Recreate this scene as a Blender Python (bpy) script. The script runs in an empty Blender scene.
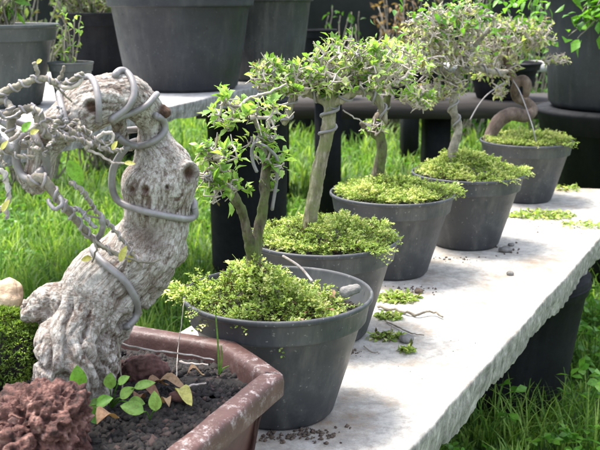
import bpy, math, random
import numpy as np
from mathutils import Vector, noise
from mathutils.bvhtree import BVHTree
random.seed(7); rng = np.random.default_rng(11)
SC = bpy.context.scene; COL = SC.collection; R_ = math.radians

# ------------------------------------------------------------------ camera, light, exposure
F, TH, HC = 950.0, math.atan(225/950.0), 0.52      # focal length in photo pixels, downward pitch, camera height over the table top
GZ = -0.35                                         # the ground lies 0.35 m under the table top (z = 0)
cam = bpy.data.cameras.new('camera'); co = bpy.data.objects.new('camera', cam); COL.objects.link(co)
co.location = (0, 0, HC); co.rotation_euler = (math.pi/2 - TH, 0, 0)
cam.sensor_width = 36; cam.lens = 36*F/600; cam.clip_start = 0.05; cam.clip_end = 300
cam.dof.use_dof = True; cam.dof.focus_distance = 1.2; cam.dof.aperture_fstop = 17
SC.camera = co
SC.render.resolution_x, SC.render.resolution_y = 1024, 768
SC.view_settings.view_transform = 'Standard'; SC.view_settings.look = 'None'
SC.view_settings.gamma = 1; SC.view_settings.use_curve_mapping = False
SC.view_settings.exposure = 1.92
SUN_EL, SUN_AZ = 69, -58                           # degrees; azimuth from straight ahead, positive to the right
w = bpy.data.worlds.new('World'); SC.world = w; w.use_nodes = True
nt = w.node_tree; sky = nt.nodes.new('ShaderNodeTexSky'); sky.sky_type = 'NISHITA'; sky.sun_disc = False
sky.sun_elevation = R_(SUN_EL); sky.sun_rotation = R_(SUN_AZ); sky.dust_density = 3.0; sky.air_density = 1.0
bg = nt.nodes['Background']; bg.inputs['Strength'].default_value = 0.15
hs = nt.nodes.new('ShaderNodeHueSaturation'); hs.inputs['Saturation'].default_value = .55
nt.links.new(sky.outputs[0], hs.inputs['Color']); nt.links.new(hs.outputs[0], bg.inputs['Color'])
sl = bpy.data.lights.new('sun', 'SUN'); sl.energy = 2.1; sl.angle = R_(20); sl.color = (1, 0.955, 0.88)
so = bpy.data.objects.new('sun', sl); COL.objects.link(so)
sd = Vector((math.sin(R_(SUN_AZ))*math.cos(R_(SUN_EL)), math.cos(R_(SUN_AZ))*math.cos(R_(SUN_EL)), math.sin(R_(SUN_EL))))
so.rotation_euler = sd.to_track_quat('Z', 'Y').to_euler(); so.location = (0, 0, 5)

# ------------------------------------------------------------------ pixel helpers (read a traced photo pixel as a real point)
c_, s_ = math.cos(TH), math.sin(TH)
def ray(u, v):
    up = -(v-225)/F
    return np.array([(u-300)/F, c_+up*s_, -s_+up*c_])
def PZ(u, v, z):
    d = ray(u, v); t = (z-HC)/d[2]; return np.array([0, 0, HC]) + d*t
def PY(u, v, Y):
    d = ray(u, v); return np.array([0, 0, HC]) + d*(Y/d[1])
def mpp(p): return (p[1]*c_ - (p[2]-HC)*s_)/F      # metres per photo pixel at p

# ------------------------------------------------------------------ mesh builder
class MB:
    def __init__(s): s.v = []; s.f = []; s.t = []; s.n = 0
    def add(s, V, Fc, tint=0.5):
        V = np.asarray(V, float).reshape(-1, 3)
        Fc = [np.asarray(Fc)] if isinstance(Fc, np.ndarray) else [np.asarray([q]) for q in Fc]
        for q in Fc: s.f.append(q + s.n)
        s.v.append(V); s.n += len(V)
        tt = np.asarray(tint, float)
        s.t.append(np.full(len(V), float(tt)) if tt.ndim == 0 else tt)
        return s
    def arrays(s): return np.concatenate(s.v), s.f, np.concatenate(s.t)
def mesh_from(name, mb, smooth=True, origin=(0, 0, 0)):
    V, Fs, T = mb.arrays(); V = V - np.asarray(origin)
    me = bpy.data.meshes.new(name)
    loops = np.concatenate([q.ravel() for q in Fs]); cnt = np.concatenate([np.full(len(q), q.shape[1]) for q in Fs])
    me.vertices.add(len(V)); me.vertices.foreach_set('co', V.ravel().astype(np.float32))
    me.loops.add(len(loops)); me.loops.foreach_set('vertex_index', loops.astype(np.int32))
    me.polygons.add(len(cnt)); st = np.concatenate([[0], np.cumsum(cnt)[:-1]])
    me.polygons.foreach_set('loop_start', st.astype(np.int32)); me.polygons.foreach_set('loop_total', cnt.astype(np.int32))
    me.update(calc_edges=True); me.validate()
    if smooth: me.polygons.foreach_set('use_smooth', np.ones(len(me.polygons), bool))
    a = me.attributes.new('tint', 'FLOAT', 'POINT'); a.data.foreach_set('value', T.astype(np.float32))
    return me
def link(name, me, mat, parent=None, loc=(0, 0, 0)):
    o = bpy.data.objects.new(name, me); COL.objects.link(o); o.location = loc
    if mat: me.materials.clear(); me.materials.append(mat)
    if parent: o.parent = parent
    return o
def part(name, mb, mat, parent, smooth=True, label=None):     # mesh given in world coordinates
    org = Vector((0, 0, 0)); p = parent
    while p: org = org + p.location; p = p.parent
    o = link(name, mesh_from(name, mb, smooth, org), mat, parent)
    if label: o['label'] = label
    return o
def thing(name, label, cat, loc, group=None):
    o = bpy.data.objects.new(name, None); COL.objects.link(o); o.location = loc; o.empty_display_size = .05
    o['label'] = label; o['category'] = cat
    if group: o['group'] = group
    return o
def solo(name, mb, mat, label, cat, loc, group=None, smooth=True, kind=None):
    o = link(name, mesh_from(name, mb, smooth, loc), mat, None, loc)
    if label: o['label'] = label
    if cat: o['category'] = cat
    if group: o['group'] = group
    if kind: o['kind'] = kind
    return o

def nrm(a): return a/(np.linalg.norm(a, axis=-1, keepdims=True)+1e-12)
def smooth_path(P, k=6, X=None):                    # Catmull-Rom
    P = np.asarray(P, float); out = []; n = len(P)
    for i in range(n-1):
        p0, p1, p2, p3 = P[max(i-1, 0)], P[i], P[i+1], P[min(i+2, n-1)]
        for j in range(k):
            t = j/k
            out.append(.5*((2*p1)+(-p0+p2)*t+(2*p0-5*p1+4*p2-p3)*t*t+(-p0+3*p1-3*p2+p3)*t**3))
    out.append(P[-1]); return np.array(out)
def frames(P):
    T = nrm(np.gradient(P, axis=0)); N = np.zeros_like(P)
    a = np.array([0, 0, 1.]) if abs(T[0][2]) < .9 else np.array([1., 0, 0])
    N[0] = nrm(np.cross(T[0], a))
    for i in range(1, len(P)):
        v = N[i-1]-T[i]*np.dot(N[i-1], T[i]); N[i] = nrm(v)
    return T, N, np.cross(T, N)
def tube(mb, P, r, seg=8, tint=.5, rough=0):
    P = np.asarray(P, float); r = np.broadcast_to(np.asarray(r, float), (len(P),))
    T, N, B = frames(P); a = np.arange(seg)*2*math.pi/seg
    rr = r[:, None]*(1+rough*rng.normal(size=(len(P), seg)))
    V = P[:, None]+rr[..., None]*(np.cos(a)[None, :, None]*N[:, None]+np.sin(a)[None, :, None]*B[:, None])
    n = len(P); V = np.concatenate([V.reshape(-1, 3), P[:1]-T[:1]*r[0]*.6, P[-1:]+T[-1:]*r[-1]*.6])
    i = np.arange(n-1)[:, None]*seg; j = np.arange(seg)[None]; k = (j+1) % seg
    Q = np.stack([i+j, i+k, i+seg+k, i+seg+j], -1).reshape(-1, 4)
    mb.add(V, Q, tint); base = mb.n-len(V)
    j = np.arange(seg); k = (j+1) % seg
    mb.f.append(np.stack([np.full(seg, n*seg), k, j], -1)+base)
    mb.f.append(np.stack([np.full(seg, n*seg+1), (n-1)*seg+j, (n-1)*seg+k], -1)+base)
def helix(P, r, rw, pitch, phase=0, wob=.0):
    d = np.linalg.norm(np.diff(P, axis=0), axis=1); L = np.concatenate([[0], np.cumsum(d)])
    n = max(8, int(L[-1]/pitch*12)); s = np.linspace(0, L[-1], n)
    Q = np.stack([np.interp(s, L, P[:, i]) for i in range(3)], -1)
    rr = np.interp(s, L, np.broadcast_to(r, (len(P),)))+rw*.9
    T, N, B = frames(Q); a = phase+2*math.pi*s/pitch + wob*np.sin(s/pitch*2.3+phase)
    return Q+rr[:, None]*(np.cos(a)[:, None]*N+np.sin(a)[:, None]*B)
def lathe(mb, prof, c=(0, 0, 0), seg=72, tint=.5, wob=0, ph=0):
    a = np.arange(seg)*2*math.pi/seg; prof = np.asarray(prof, float)
    k = 1+wob*np.cos(2*a+ph)
    V = np.stack([prof[:, 0][:, None]*np.cos(a)*k, prof[:, 0][:, None]*np.sin(a)*k, np.repeat(prof[:, 1][:, None], seg, 1)], -1)+np.asarray(c)
    n = len(prof); i = np.arange(n-1)[:, None]*seg; j = np.arange(seg)[None]; kk = (j+1) % seg
    mb.add(V.reshape(-1, 3), np.stack([i+j, i+kk, i+seg+kk, i+seg+j], -1).reshape(-1, 4), tint)
def box(mb, lo, hi, tint=.5):
    x0, y0, z0 = lo; x1, y1, z1 = hi
    V = [(x0, y0, z0), (x1, y0, z0), (x1, y1, z0), (x0, y1, z0), (x0, y0, z1), (x1, y0, z1), (x1, y1, z1), (x0, y1, z1)]
    mb.add(V, np.array([(0, 3, 2, 1), (4, 5, 6, 7), (0, 1, 5, 4), (1, 2, 6, 5), (2, 3, 7, 6), (3, 0, 4, 7)]), tint)
def segs(mb, A, B, ra, rb, seg=5, tint=.5):         # many tapered twig segments at once
    A, B = np.asarray(A), np.asarray(B); T = nrm(B-A)
    ref = np.where(np.abs(T[:, 2:3]) < .9, np.array([[0, 0, 1.]]), np.array([[1., 0, 0]]))
    N = nrm(np.cross(T, ref)); Bn = np.cross(T, N); a = np.arange(seg)*2*math.pi/seg
    ring = np.cos(a)[None, :, None]*N[:, None]+np.sin(a)[None, :, None]*Bn[:, None]
    V = np.concatenate([A[:, None]+ra[:, None, None]*ring, B[:, None]+rb[:, None, None]*ring], 1)
    m = len(A); j = np.arange(seg); k = (j+1) % seg
    Q = np.stack([j, k, seg+k, seg+j], -1)[None]+np.arange(m)[:, None, None]*2*seg
    t = np.repeat(rng.uniform(0, 1, m) if np.ndim(tint) == 0 and tint < 0 else np.broadcast_to(tint, (m,)), 2*seg)
    mb.add(V.reshape(-1, 3), Q.reshape(-1, 4), t)
def leaves(mb, C, D, L, W, tint, fold=.35, curl=.25, up=None, obov=.6):
    C = np.asarray(C); n = len(C); D = nrm(np.asarray(D)); L = np.broadcast_to(L, (n,)); W = np.broadcast_to(W, (n,))
    ref = nrm(rng.normal(size=(n, 3))*.45+np.array([0, 0, 1.])) if up is None else up
    S = nrm(np.cross(D, ref)); U = np.cross(S, D)
    def pt(a, b, h): return C+D*(a*L)[:, None]+S*(b*W)[:, None]+U*(h*L)[:, None]
    o = np.ones(n)
    V = np.stack([pt(0*o, 0*o, 0*o), pt(.3*o, -.33*o, fold*.3*o*.5), pt(.3*o, 0*o, 0*o), pt(.3*o, .33*o, fold*.3*o*.5),
                  pt(obov+0*o, -.5*o, (fold*.25-curl*.2)*o), pt(obov+0*o, 0*o, -curl*.25*o), pt(obov+0*o, .5*o, (fold*.25-curl*.2)*o),
                  pt(.97*o, 0*o, -curl*.8*o)], 1)
    b = np.arange(n)[:, None]*8
    T3 = np.array([(0, 1, 2), (0, 2, 3), (4, 7, 5), (5, 7, 6)]); Q4 = np.array([(1, 4, 5, 2), (2, 5, 6, 3)])
    mb.add(V.reshape(-1, 3), (b[:, None]+T3[None]).reshape(-1, 3), np.repeat(np.broadcast_to(tint, (n,)), 8))
    mb.f.append((b[:, None]+Q4[None]).reshape(-1, 4)+mb.n-n*8)

# ------------------------------------------------------------------ materials
def NM(name):
    m = bpy.data.materials.new(name); m.use_nodes = True; t = m.node_tree
    return m, t, t.nodes['Principled BSDF'], t.nodes, t.links
def noise_n(n, l, scale, detail=6, rough=.6, vec=None, stretch=None):
    tc = n.new('ShaderNodeTexCoord'); t = n.new('ShaderNodeTexNoise'); t.inputs['Scale'].default_value = scale
    t.inputs['Detail'].default_value = detail; t.inputs['Roughness'].default_value = rough
    if stretch:
        mp = n.new('ShaderNodeMapping'); mp.inputs['Scale'].default_value = stretch
        l.new(tc.outputs['Object'], mp.inputs['Vector']); l.new(mp.outputs[0], t.inputs['Vector'])
    else: l.new(tc.outputs['Object'], t.inputs['Vector'])
    return t.outputs['Fac']
def voro(n, l, scale, feat='F1'):
    tc = n.new('ShaderNodeTexCoord'); t = n.new('ShaderNodeTexVoronoi'); t.inputs['Scale'].default_value = scale; t.feature = feat
    l.new(tc.outputs['Object'], t.inputs['Vector']); return t.outputs['Distance']
def ramp(n, l, src, stops):
    r = n.new('ShaderNodeValToRGB'); l.new(src, r.inputs[0]); e = r.color_ramp.elements
    while len(e) < len(stops): e.new(.5)
    for q, (p, c) in zip(e, stops): q.position = p; q.color = (*c, 1)
    return r.outputs[0]
def mix(n, l, fac, a, b, mode='MIX'):
    m = n.new('ShaderNodeMix'); m.data_type = 'RGBA'; m.blend_type = mode
    for sock, val in ((m.inputs[0], fac), (m.inputs[6], a), (m.inputs[7], b)):
        if hasattr(val, 'links'): l.new(val, sock)
        elif isinstance(val, tuple): sock.default_value = (*val, 1)
        else: sock.default_value = val
    return m.outputs[2]
def bump(n, l, b, src, strength, dist):
    k = n.new('ShaderNodeBump'); k.inputs['Strength'].default_value = strength; k.inputs['Distance'].default_value = dist
    l.new(src, k.inputs['Height'])
    if b.inputs['Normal'].links: l.new(b.inputs['Normal'].links[0].from_socket, k.inputs['Normal'])
    l.new(k.outputs[0], b.inputs['Normal'])
def attr(n): a = n.new('ShaderNodeAttribute'); a.attribute_name = 'tint'; return a.outputs['Fac']
def surf(name, stops, scale, rough=.7, bmp=(), stretch=None, spec=.5, second=None, detail=6):
    m, t, b, n, l = NM(name)
    col = ramp(n, l, noise_n(n, l, scale, detail, .65, stretch=stretch), stops)
    if second: # (scale, colour, lo, hi): patches of another colour
        sc, c2, lo, hi = second
        col = mix(n, l, ramp(n, l, noise_n(n, l, sc, 8, .7), [(lo, (0, 0, 0)), (hi, (1, 1, 1))]), col, c2)
    l.new(col, b.inputs['Base Color']); b.inputs['Roughness'].default_value = rough; b.inputs['Specular IOR Level'].default_value = spec
    for sc, st, di in bmp: bump(n, l, b, noise_n(n, l, sc, 5, .65, stretch=stretch), st, di)
    return m
def leafmat(name, stops, rough=.45, trans=.45, gain=1.6):
    m, t, b, n, l = NM(name)
    col = ramp(n, l, attr(n), stops)
    col = mix(n, l, 1.0, col, ramp(n, l, noise_n(n, l, 170, 4, .7), [(.35, (.62, .58, .5)), (.55, (1, 1, 1)), (.75, (1.15, 1.1, .9))]), 'MULTIPLY')
    l.new(col, b.inputs['Base Color']); b.inputs['Roughness'].default_value = rough; b.inputs['Specular IOR Level'].default_value = .35
    tr = n.new('ShaderNodeBsdfTranslucent'); g = mix(n, l, 1.0, col, (gain, gain, gain*.5), 'MULTIPLY'); l.new(g, tr.inputs['Color'])
    ms = n.new('ShaderNodeMixShader'); ms.inputs[0].default_value = trans
    l.new(b.outputs[0], ms.inputs[1]); l.new(tr.outputs[0], ms.inputs[2]); l.new(ms.outputs[0], n['Material Output'].inputs['Surface'])
    return m
def plastic(name, c, dust, rough=.5):
    m, t, b, n, l = NM(name)
    base = mix(n, l, ramp(n, l, noise_n(n, l, 14, 6, .7), [(.35, (0, 0, 0)), (.75, (1, 1, 1))]), c, tuple(x*1.5 for x in c))
    # dried drip streaks and dust
    base = mix(n, l, ramp(n, l, noise_n(n, l, 26, 5, .7, stretch=(1, 1, .12)), [(.50, (0, 0, 0)), (.72, (.6, .6, .6))]), base, dust)
    base = mix(n, l, ramp(n, l, noise_n(n, l, 7, 9, .8), [(.58, (0, 0, 0)), (.66, (.25, .25, .25))]), base, dust)
    base = mix(n, l, ramp(n, l, noise_n(n, l, 190, 3, .6), [(.66, (0, 0, 0)), (.71, (.9, .9, .9))]), base, tuple(x*1.5 for x in dust))
    base = mix(n, l, ramp(n, l, noise_n(n, l, 60, 2, .5), [(.72, (0, 0, 0)), (.76, (.7, .7, .7))]), base, tuple(x*.3 for x in c))
    l.new(base, b.inputs['Base Color']); 
    l.new(ramp(n, l, noise_n(n, l, 30, 4), [(.3, (rough-.08,)*3), (.7, (rough+.15,)*3)]), b.inputs['Roughness'])
    bump(n, l, b, noise_n(n, l, 160, 4), .12, .001); bump(n, l, b, noise_n(n, l, 9, 3), .25, .004)
    return m
M = {}
M['pot'] = plastic('grey_plastic', (.034, .036, .040), (.13, .128, .12), .5)
M['potB'] = plastic('dark_grey_plastic', (.020, .022, .027), (.07, .07, .07), .55)
M['potG'] = plastic('greenish_grey_plastic', (.036, .043, .040), (.11, .11, .10), .55)
M['potK'] = plastic('black_plastic', (.006, .0065, .008), (.018, .018, .02), .75); M['potK'].node_tree.nodes['Principled BSDF'].inputs['Specular IOR Level'].default_value = .2
M['wire'] = surf('training_wire', [(.3, (.17, .155, .152)), (.7, (.32, .30, .295))], 40, .5, [(400, .1, .0003)], second=(70, (.16, .13, .12), .62, .8))
M['wire2'] = surf('weathered_wire', [(.3, (.19, .165, .165)), (.7, (.42, .38, .38))], 90, .5)
M['wire'].node_tree.nodes['Principled BSDF'].inputs['Metallic'].default_value = .25
M['moss'] = leafmat('club_moss', [(0, (.09, .055, .028)), (.12, (.10, .12, .03)), (.32, (.19, .29, .055)), (.6, (.32, .45, .10)), (.85, (.50, .59, .20)), (1, (.66, .67, .33))], .6, .35)
M['mossd'] = leafmat('green_moss', [(0, (.05, .07, .015)), (.5, (.14, .25, .035)), (1, (.34, .46, .09))], .7, .3)
M['leaf'] = leafmat('young_leaf', [(0, (.17, .15, .08)), (.15, (.10, .20, .04)), (.5, (.21, .38, .08)), (.8, (.36, .52, .16)), (1, (.54, .62, .30))], .4, .45)
M['leafp'] = leafmat('pale_leaf', [(0, (.30, .23, .14)), (.25, (.44, .39, .26)), (.45, (.28, .38, .12)), (.8, (.40, .50, .18)), (1, (.64, .66, .40))], .5, .4)
M['leafg'] = leafmat('green_leaf', [(0, (.04, .11, .015)), (.5, (.09, .25, .03)), (1, (.20, .42, .06))], .35, .4)
M['leafd'] = leafmat('dull_leaf', [(0, (.12, .09, .06)), (.35, (.10, .13, .06)), (.7, (.14, .22, .07)), (1, (.28, .36, .14))], .5, .35)
M['straw'] = leafmat('dry_straw', [(0, (.16, .10, .05)), (1, (.42, .30, .16))], .7, .3)
M['grass'] = leafmat('grass_blade', [(0, (.24, .22, .09)), (.12, (.04, .09, .02)), (.55, (.115, .26, .035)), (1, (.33, .47, .11))], .55, .4)
M['yleaf'] = leafmat('yellow_leaf', [(0, (.32, .30, .06)), (1, (.60, .58, .18))], .5, .35)
M['brownleaf'] = leafmat('dead_leaf', [(0, (.16, .08, .05)), (1, (.36, .24, .14))], .8, .15)
M['twig'] = surf('pale_twig', [(.3, (.20, .15, .12)), (.5, (.44, .38, .33)), (.75, (.66, .60, .54))], 90, .8, [(400, .6, .001)])
M['twigg'] = surf('grey_branch', [(.3, (.12, .10, .075)), (.5, (.25, .22, .17)), (.75, (.42, .38, .31))], 60, .85, [(250, .8, .002)])
M['soil'] = surf('dark_soil', [(.3, (.005, .004, .004)), (.55, (.016, .013, .012)), (.8, (.075, .058, .052))], 120, .9, [(300, .7, .002)])
m_s = M['soil'].node_tree; b_s = m_s.nodes['Principled BSDF']; src_ = b_s.inputs['Base Color'].links[0].from_socket
m_s.links.new(mix(m_s.nodes, m_s.links, ramp(m_s.nodes, m_s.links, attr(m_s.nodes), [(.86, (0, 0, 0)), (.99, (.8, .8, .8))]), src_, (.085, .052, .044)), b_s.inputs['Base Color'])
M['lava'] = surf('red_lava_rock', [(.36, (.022, .009, .006)), (.47, (.09, .037, .028)), (.57, (.16, .075, .058)), (.70, (.34, .21, .17))], 70, .85, [(260, .9, .003), (90, .7, .005)])
M['brick'] = surf('brown_stone', [(.3, (.05, .022, .018)), (.6, (.11, .05, .042)), (.8, (.2, .11, .1))], 40, .9, [(220, .8, .002)])
M['tan'] = surf('tan_rock', [(.3, (.30, .19, .11)), (.6, (.50, .37, .25)), (.8, (.62, .52, .40))], 30, .85, [(180, .8, .002)])
M['stone'] = surf('grey_stone', [(.3, (.09, .085, .08)), (.7, (.25, .24, .22))], 60, .85, [(200, .7, .002)])
M['beam'] = surf('weathered_board', [(.3, (.014, .011, .010)), (.6, (.032, .026, .022)), (.8, (.07, .057, .048))], 18, .85, [(120, .6, .003)], stretch=(.12, 1, 1))
M['cloth'] = surf('shade_cloth', [(.3, (.006, .007, .008)), (.7, (.016, .017, .018))], 6, .9, [(300, .4, .002)])
M['ground'] = surf('earth_under_grass', [(.3, (.03, .05, .012)), (.6, (.05, .10, .02)), (.85, (.08, .14, .03))], 3, .95, [(60, .6, .01)])
M['dirt'] = surf('dirt_crumb', [(.3, (.05, .035, .025)), (.7, (.16, .12, .09))], 80, .95)
# glazed clay with pale wear
m, t, b, n, l = NM('worn_brown_glaze')
col = ramp(n, l, noise_n(n, l, 16, 6, .6), [(.3, (.048, .021, .017)), (.6, (.092, .043, .036)), (.85, (.15, .092, .08))])
wear = ramp(n, l, noise_n(n, l, 60, 10, .85), [(.52, (0, 0, 0)), (.61, (.85, .85, .85))])
mk = mix(n, l, 1.0, wear, attr(n), 'MULTIPLY')
col = mix(n, l, mk, col, (.42, .37, .36)); l.new(col, b.inputs['Base Color']); b.inputs['Roughness'].default_value = .58
bump(n, l, b, noise_n(n, l, 150, 5), .3, .0015); bump(n, l, b, noise_n(n, l, 30, 5), .3, .004)
M['glaze'] = m
# concrete
def concrete(name, top, side, stain):
    m, t, b, n, l = NM(name)
    ca = ramp(n, l, noise_n(n, l, 22, 8, .7), [(.3, tuple(x*.72 for x in top)), (.55, top), (.8, tuple(min(.8, x*1.15) for x in top))])
    ca = mix(n, l, ramp(n, l, noise_n(n, l, 7, 8, .72), [(.48, (0, 0, 0)), (.66, (.8, .8, .8))]), ca, stain)
    ca = mix(n, l, ramp(n, l, noise_n(n, l, 45, 9, .8), [(.46, (0, 0, 0)), (.60, (.75, .75, .75))]), ca, tuple(x*.5 for x in top))
    ca = mix(n, l, ramp(n, l, noise_n(n, l, 150, 4, .7), [(.60, (0, 0, 0)), (.72, (.7, .7, .7))]), ca, tuple(x*.4 for x in top))
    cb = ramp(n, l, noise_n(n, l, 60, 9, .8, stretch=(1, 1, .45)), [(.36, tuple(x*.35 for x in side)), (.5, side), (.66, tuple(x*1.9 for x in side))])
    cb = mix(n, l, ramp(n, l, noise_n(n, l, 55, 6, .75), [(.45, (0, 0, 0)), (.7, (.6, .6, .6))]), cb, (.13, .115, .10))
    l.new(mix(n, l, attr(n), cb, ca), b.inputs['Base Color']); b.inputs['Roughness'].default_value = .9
    bump(n, l, b, noise_n(n, l, 60, 8, .7), .45, .004); bump(n, l, b, noise_n(n, l, 260, 5, .7), .5, .0015)
    return m
M['slab'] = concrete('weathered_concrete', (.50, .475, .43), (.30, .28, .25), (.21, .13, .06))
M['slab2'] = concrete('grey_concrete', (.46, .45, .43), (.27, .27, .265), (.28, .25, .2))
# barks: tint 0 = scar wood, 1 = bark
def bark(name, lo, mid, hi, scar, sc=70, st=(1, 1, 1), moss=None):
    m, t, b, n, l = NM(name)
    nz = noise_n(n, l, sc, 8, .72, stretch=st)
    col = ramp(n, l, nz, [(.34, lo), (.48, mid), (.66, hi)])
    vd = voro(n, l, sc*2.6)
    col = mix(n, l, ramp(n, l, vd, [(.0, (.55, .55, .55)), (.28, (0, 0, 0))]), col, lo)
    col = mix(n, l, ramp(n, l, noise_n(n, l, 9, 5), [(.45, (0, 0, 0)), (.7, (.55, .55, .55))]), col, mid)
    if moss: col = mix(n, l, ramp(n, l, noise_n(n, l, 28, 6, .7), [(.42, (0, 0, 0)), (.58, (.85, .85, .85))]), col, moss)
    sc_ = ramp(n, l, noise_n(n, l, 60, 6), [(.3, tuple(x*.4 for x in scar)), (.7, scar)])
    l.new(mix(n, l, attr(n), sc_, col), b.inputs['Base Color']); b.inputs['Roughness'].default_value = .88
    bump(n, l, b, nz, .8, .0028); bump(n, l, b, noise_n(n, l, sc*4, 5, .7), .7, .0010)
    return m
M['bark'] = bark('pale_furrowed_bark', (.22, .18, .145), (.60, .555, .50), (.82, .785, .73), (.22, .12, .075), 170)
m = M['bark']; t = m.node_tree; n, l, b = t.nodes, t.links, t.nodes['Principled BSDF']
fa = n.new('ShaderNodeAttribute'); fa.attribute_name = 'flow'
def fnoise(sc, det, dist=0):
    q = n.new('ShaderNodeTexNoise'); q.inputs['Scale'].default_value = sc; q.inputs['Detail'].default_value = det; q.inputs['Roughness'].default_value = .65; q.inputs['Distortion'].default_value = dist
    l.new(fa.outputs['Vector'], q.inputs['Vector']); return q.outputs['Fac']
src_ = b.inputs['Base Color'].links[0].from_socket
s1 = ramp(n, l, fnoise(330, 5, .3), [(.40, (1, 1, 1)), (.475, (0, 0, 0))])
s2 = ramp(n, l, fnoise(130, 6, .6), [(.455, (0, 0, 0)), (.495, (1, 1, 1)), (.505, (1, 1, 1)), (.545, (0, 0, 0))])
c1 = mix(n, l, 1.0, src_, mix(n, l, s1, (1, 1, 1), (.60, .55, .51)), 'MULTIPLY')
c1 = mix(n, l, 1.0, c1, mix(n, l, s2, (1, 1, 1), (.60, .54, .49)), 'MULTIPLY')
l.new(c1, b.inputs['Base Color']); bump(n, l, b, fnoise(300, 6, .3), .8, .0022)
M['bark1'] = bark('green_brown_bark', (.016, .012, .008), (.075, .056, .036), (.25, .21, .145), (.1, .07, .04), 75, (1, 1, .25), (.10, .13, .03))
M['bark2'] = bark('grey_green_bark', (.05, .038, .026), (.24, .20, .14), (.52, .47, .38), (.1, .07, .04), 75, (1, 1, .22), (.17, .18, .07))
M['bark3'] = bark('smooth_brown_bark', (.06, .04, .03), (.13, .09, .07), (.22, .165, .135), (.1, .07, .04), 45, (1, 1, .6))

# ------------------------------------------------------------------ organic solids: capsules voxel-merged, then roughened
def capsule_chain(mb, pts, rad, seg=20):
    P = smooth_path(pts, 5); rr = smooth_path(np.repeat(np.asarray(rad, float)[:, None], 3, 1), 5)[:, 0]
    tube(mb, P, rr, seg)
    for q, r in ((P[0], rr[0]), (P[-1], rr[-1])): ball(mb, q, r*.98)
def ball(mb, c, r, n=10, tint=.5):
    r = np.broadcast_to(r, (3,)); th = np.linspace(0, math.pi, n+1)[1:-1]; ph = np.arange(2*n)*math.pi/n
    V = np.stack([np.sin(th)[:, None]*np.cos(ph), np.sin(th)[:, None]*np.sin(ph), np.repeat(np.cos(th)[:, None], 2*n, 1)], -1).reshape(-1, 3)
    V = np.concatenate([V, [[0, 0, 1], [0, 0, -1]]])*r+np.asarray(c); k = 2*n
    i = np.arange(n-2)[:, None]*k; j = np.arange(k)[None]; jj = (j+1) % k
    mb.add(V, np.stack([i+j, i+k+j, i+k+jj, i+jj], -1).reshape(-1, 4), tint); b = mb.n-len(V); j = np.arange(k); jj = (j+1) % k
    mb.f.append(np.stack([np.full(k, (n-1)*k), j, jj], -1)+b); mb.f.append(np.stack([np.full(k, (n-1)*k+1), (n-2)*k+jj, (n-2)*k+j], -1)+b)
def voxelise(mb, size, smooth_it=4):
    me = mesh_from('tmp', mb, False); o = bpy.data.objects.new('tmp', me); COL.objects.link(o)
    md = o.modifiers.new('r', 'REMESH'); md.mode = 'VOXEL'; md.voxel_size = size; md.use_smooth_shade = True
    sm = o.modifiers.new('s', 'SMOOTH'); sm.iterations = smooth_it; sm.factor = .6
    dg = bpy.context.evaluated_depsgraph_get(); dg.update()
    out = bpy.data.meshes.new_from_object(o.evaluated_get(dg)); bpy.data.objects.remove(o); bpy.data.meshes.remove(me)
    return out
def get_arrays(me):
    n = len(me.vertices); V = np.empty(n*3, np.float32); me.vertices.foreach_get('co', V)
    N = np.empty(n*3, np.float32); me.vertices.foreach_get('normal', N)
    lt = np.empty(len(me.polygons), np.int32); me.polygons.foreach_get('loop_total', lt)
    lv = np.empty(len(me.loops), np.int32); me.loops.foreach_get('vertex_index', lv)
    ls = np.empty(len(me.polygons), np.int32); me.polygons.foreach_get('loop_start', ls)
    fs = []
    for k in (3, 4):
        s = ls[lt == k]
        if len(s): fs.append(lv[s[:, None]+np.arange(k)])
    return V.reshape(-1, 3).astype(float), N.reshape(-1, 3).astype(float), fs
def solid(mb, size, disp, smooth_it=4):             # disp(p, n) -> (offset, tint)
    me = voxelise(mb, size, smooth_it); V, N, fs = get_arrays(me); bpy.data.meshes.remove(me)
    off = np.zeros(len(V)); tin = np.ones(len(V))
    for i in range(len(V)): off[i], tin[i] = disp(V[i], N[i])
    out = MB(); out.v = [V+N*off[:, None]]; out.f = fs; out.t = [tin]; out.n = len(V); return out
def fbm(p, s, o=4): return noise.fractal(Vector(p)*s, 1.0, 2.1, o)
def ridge(p, s): return 1-abs(noise.noise(Vector(p)*s))*2

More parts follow.
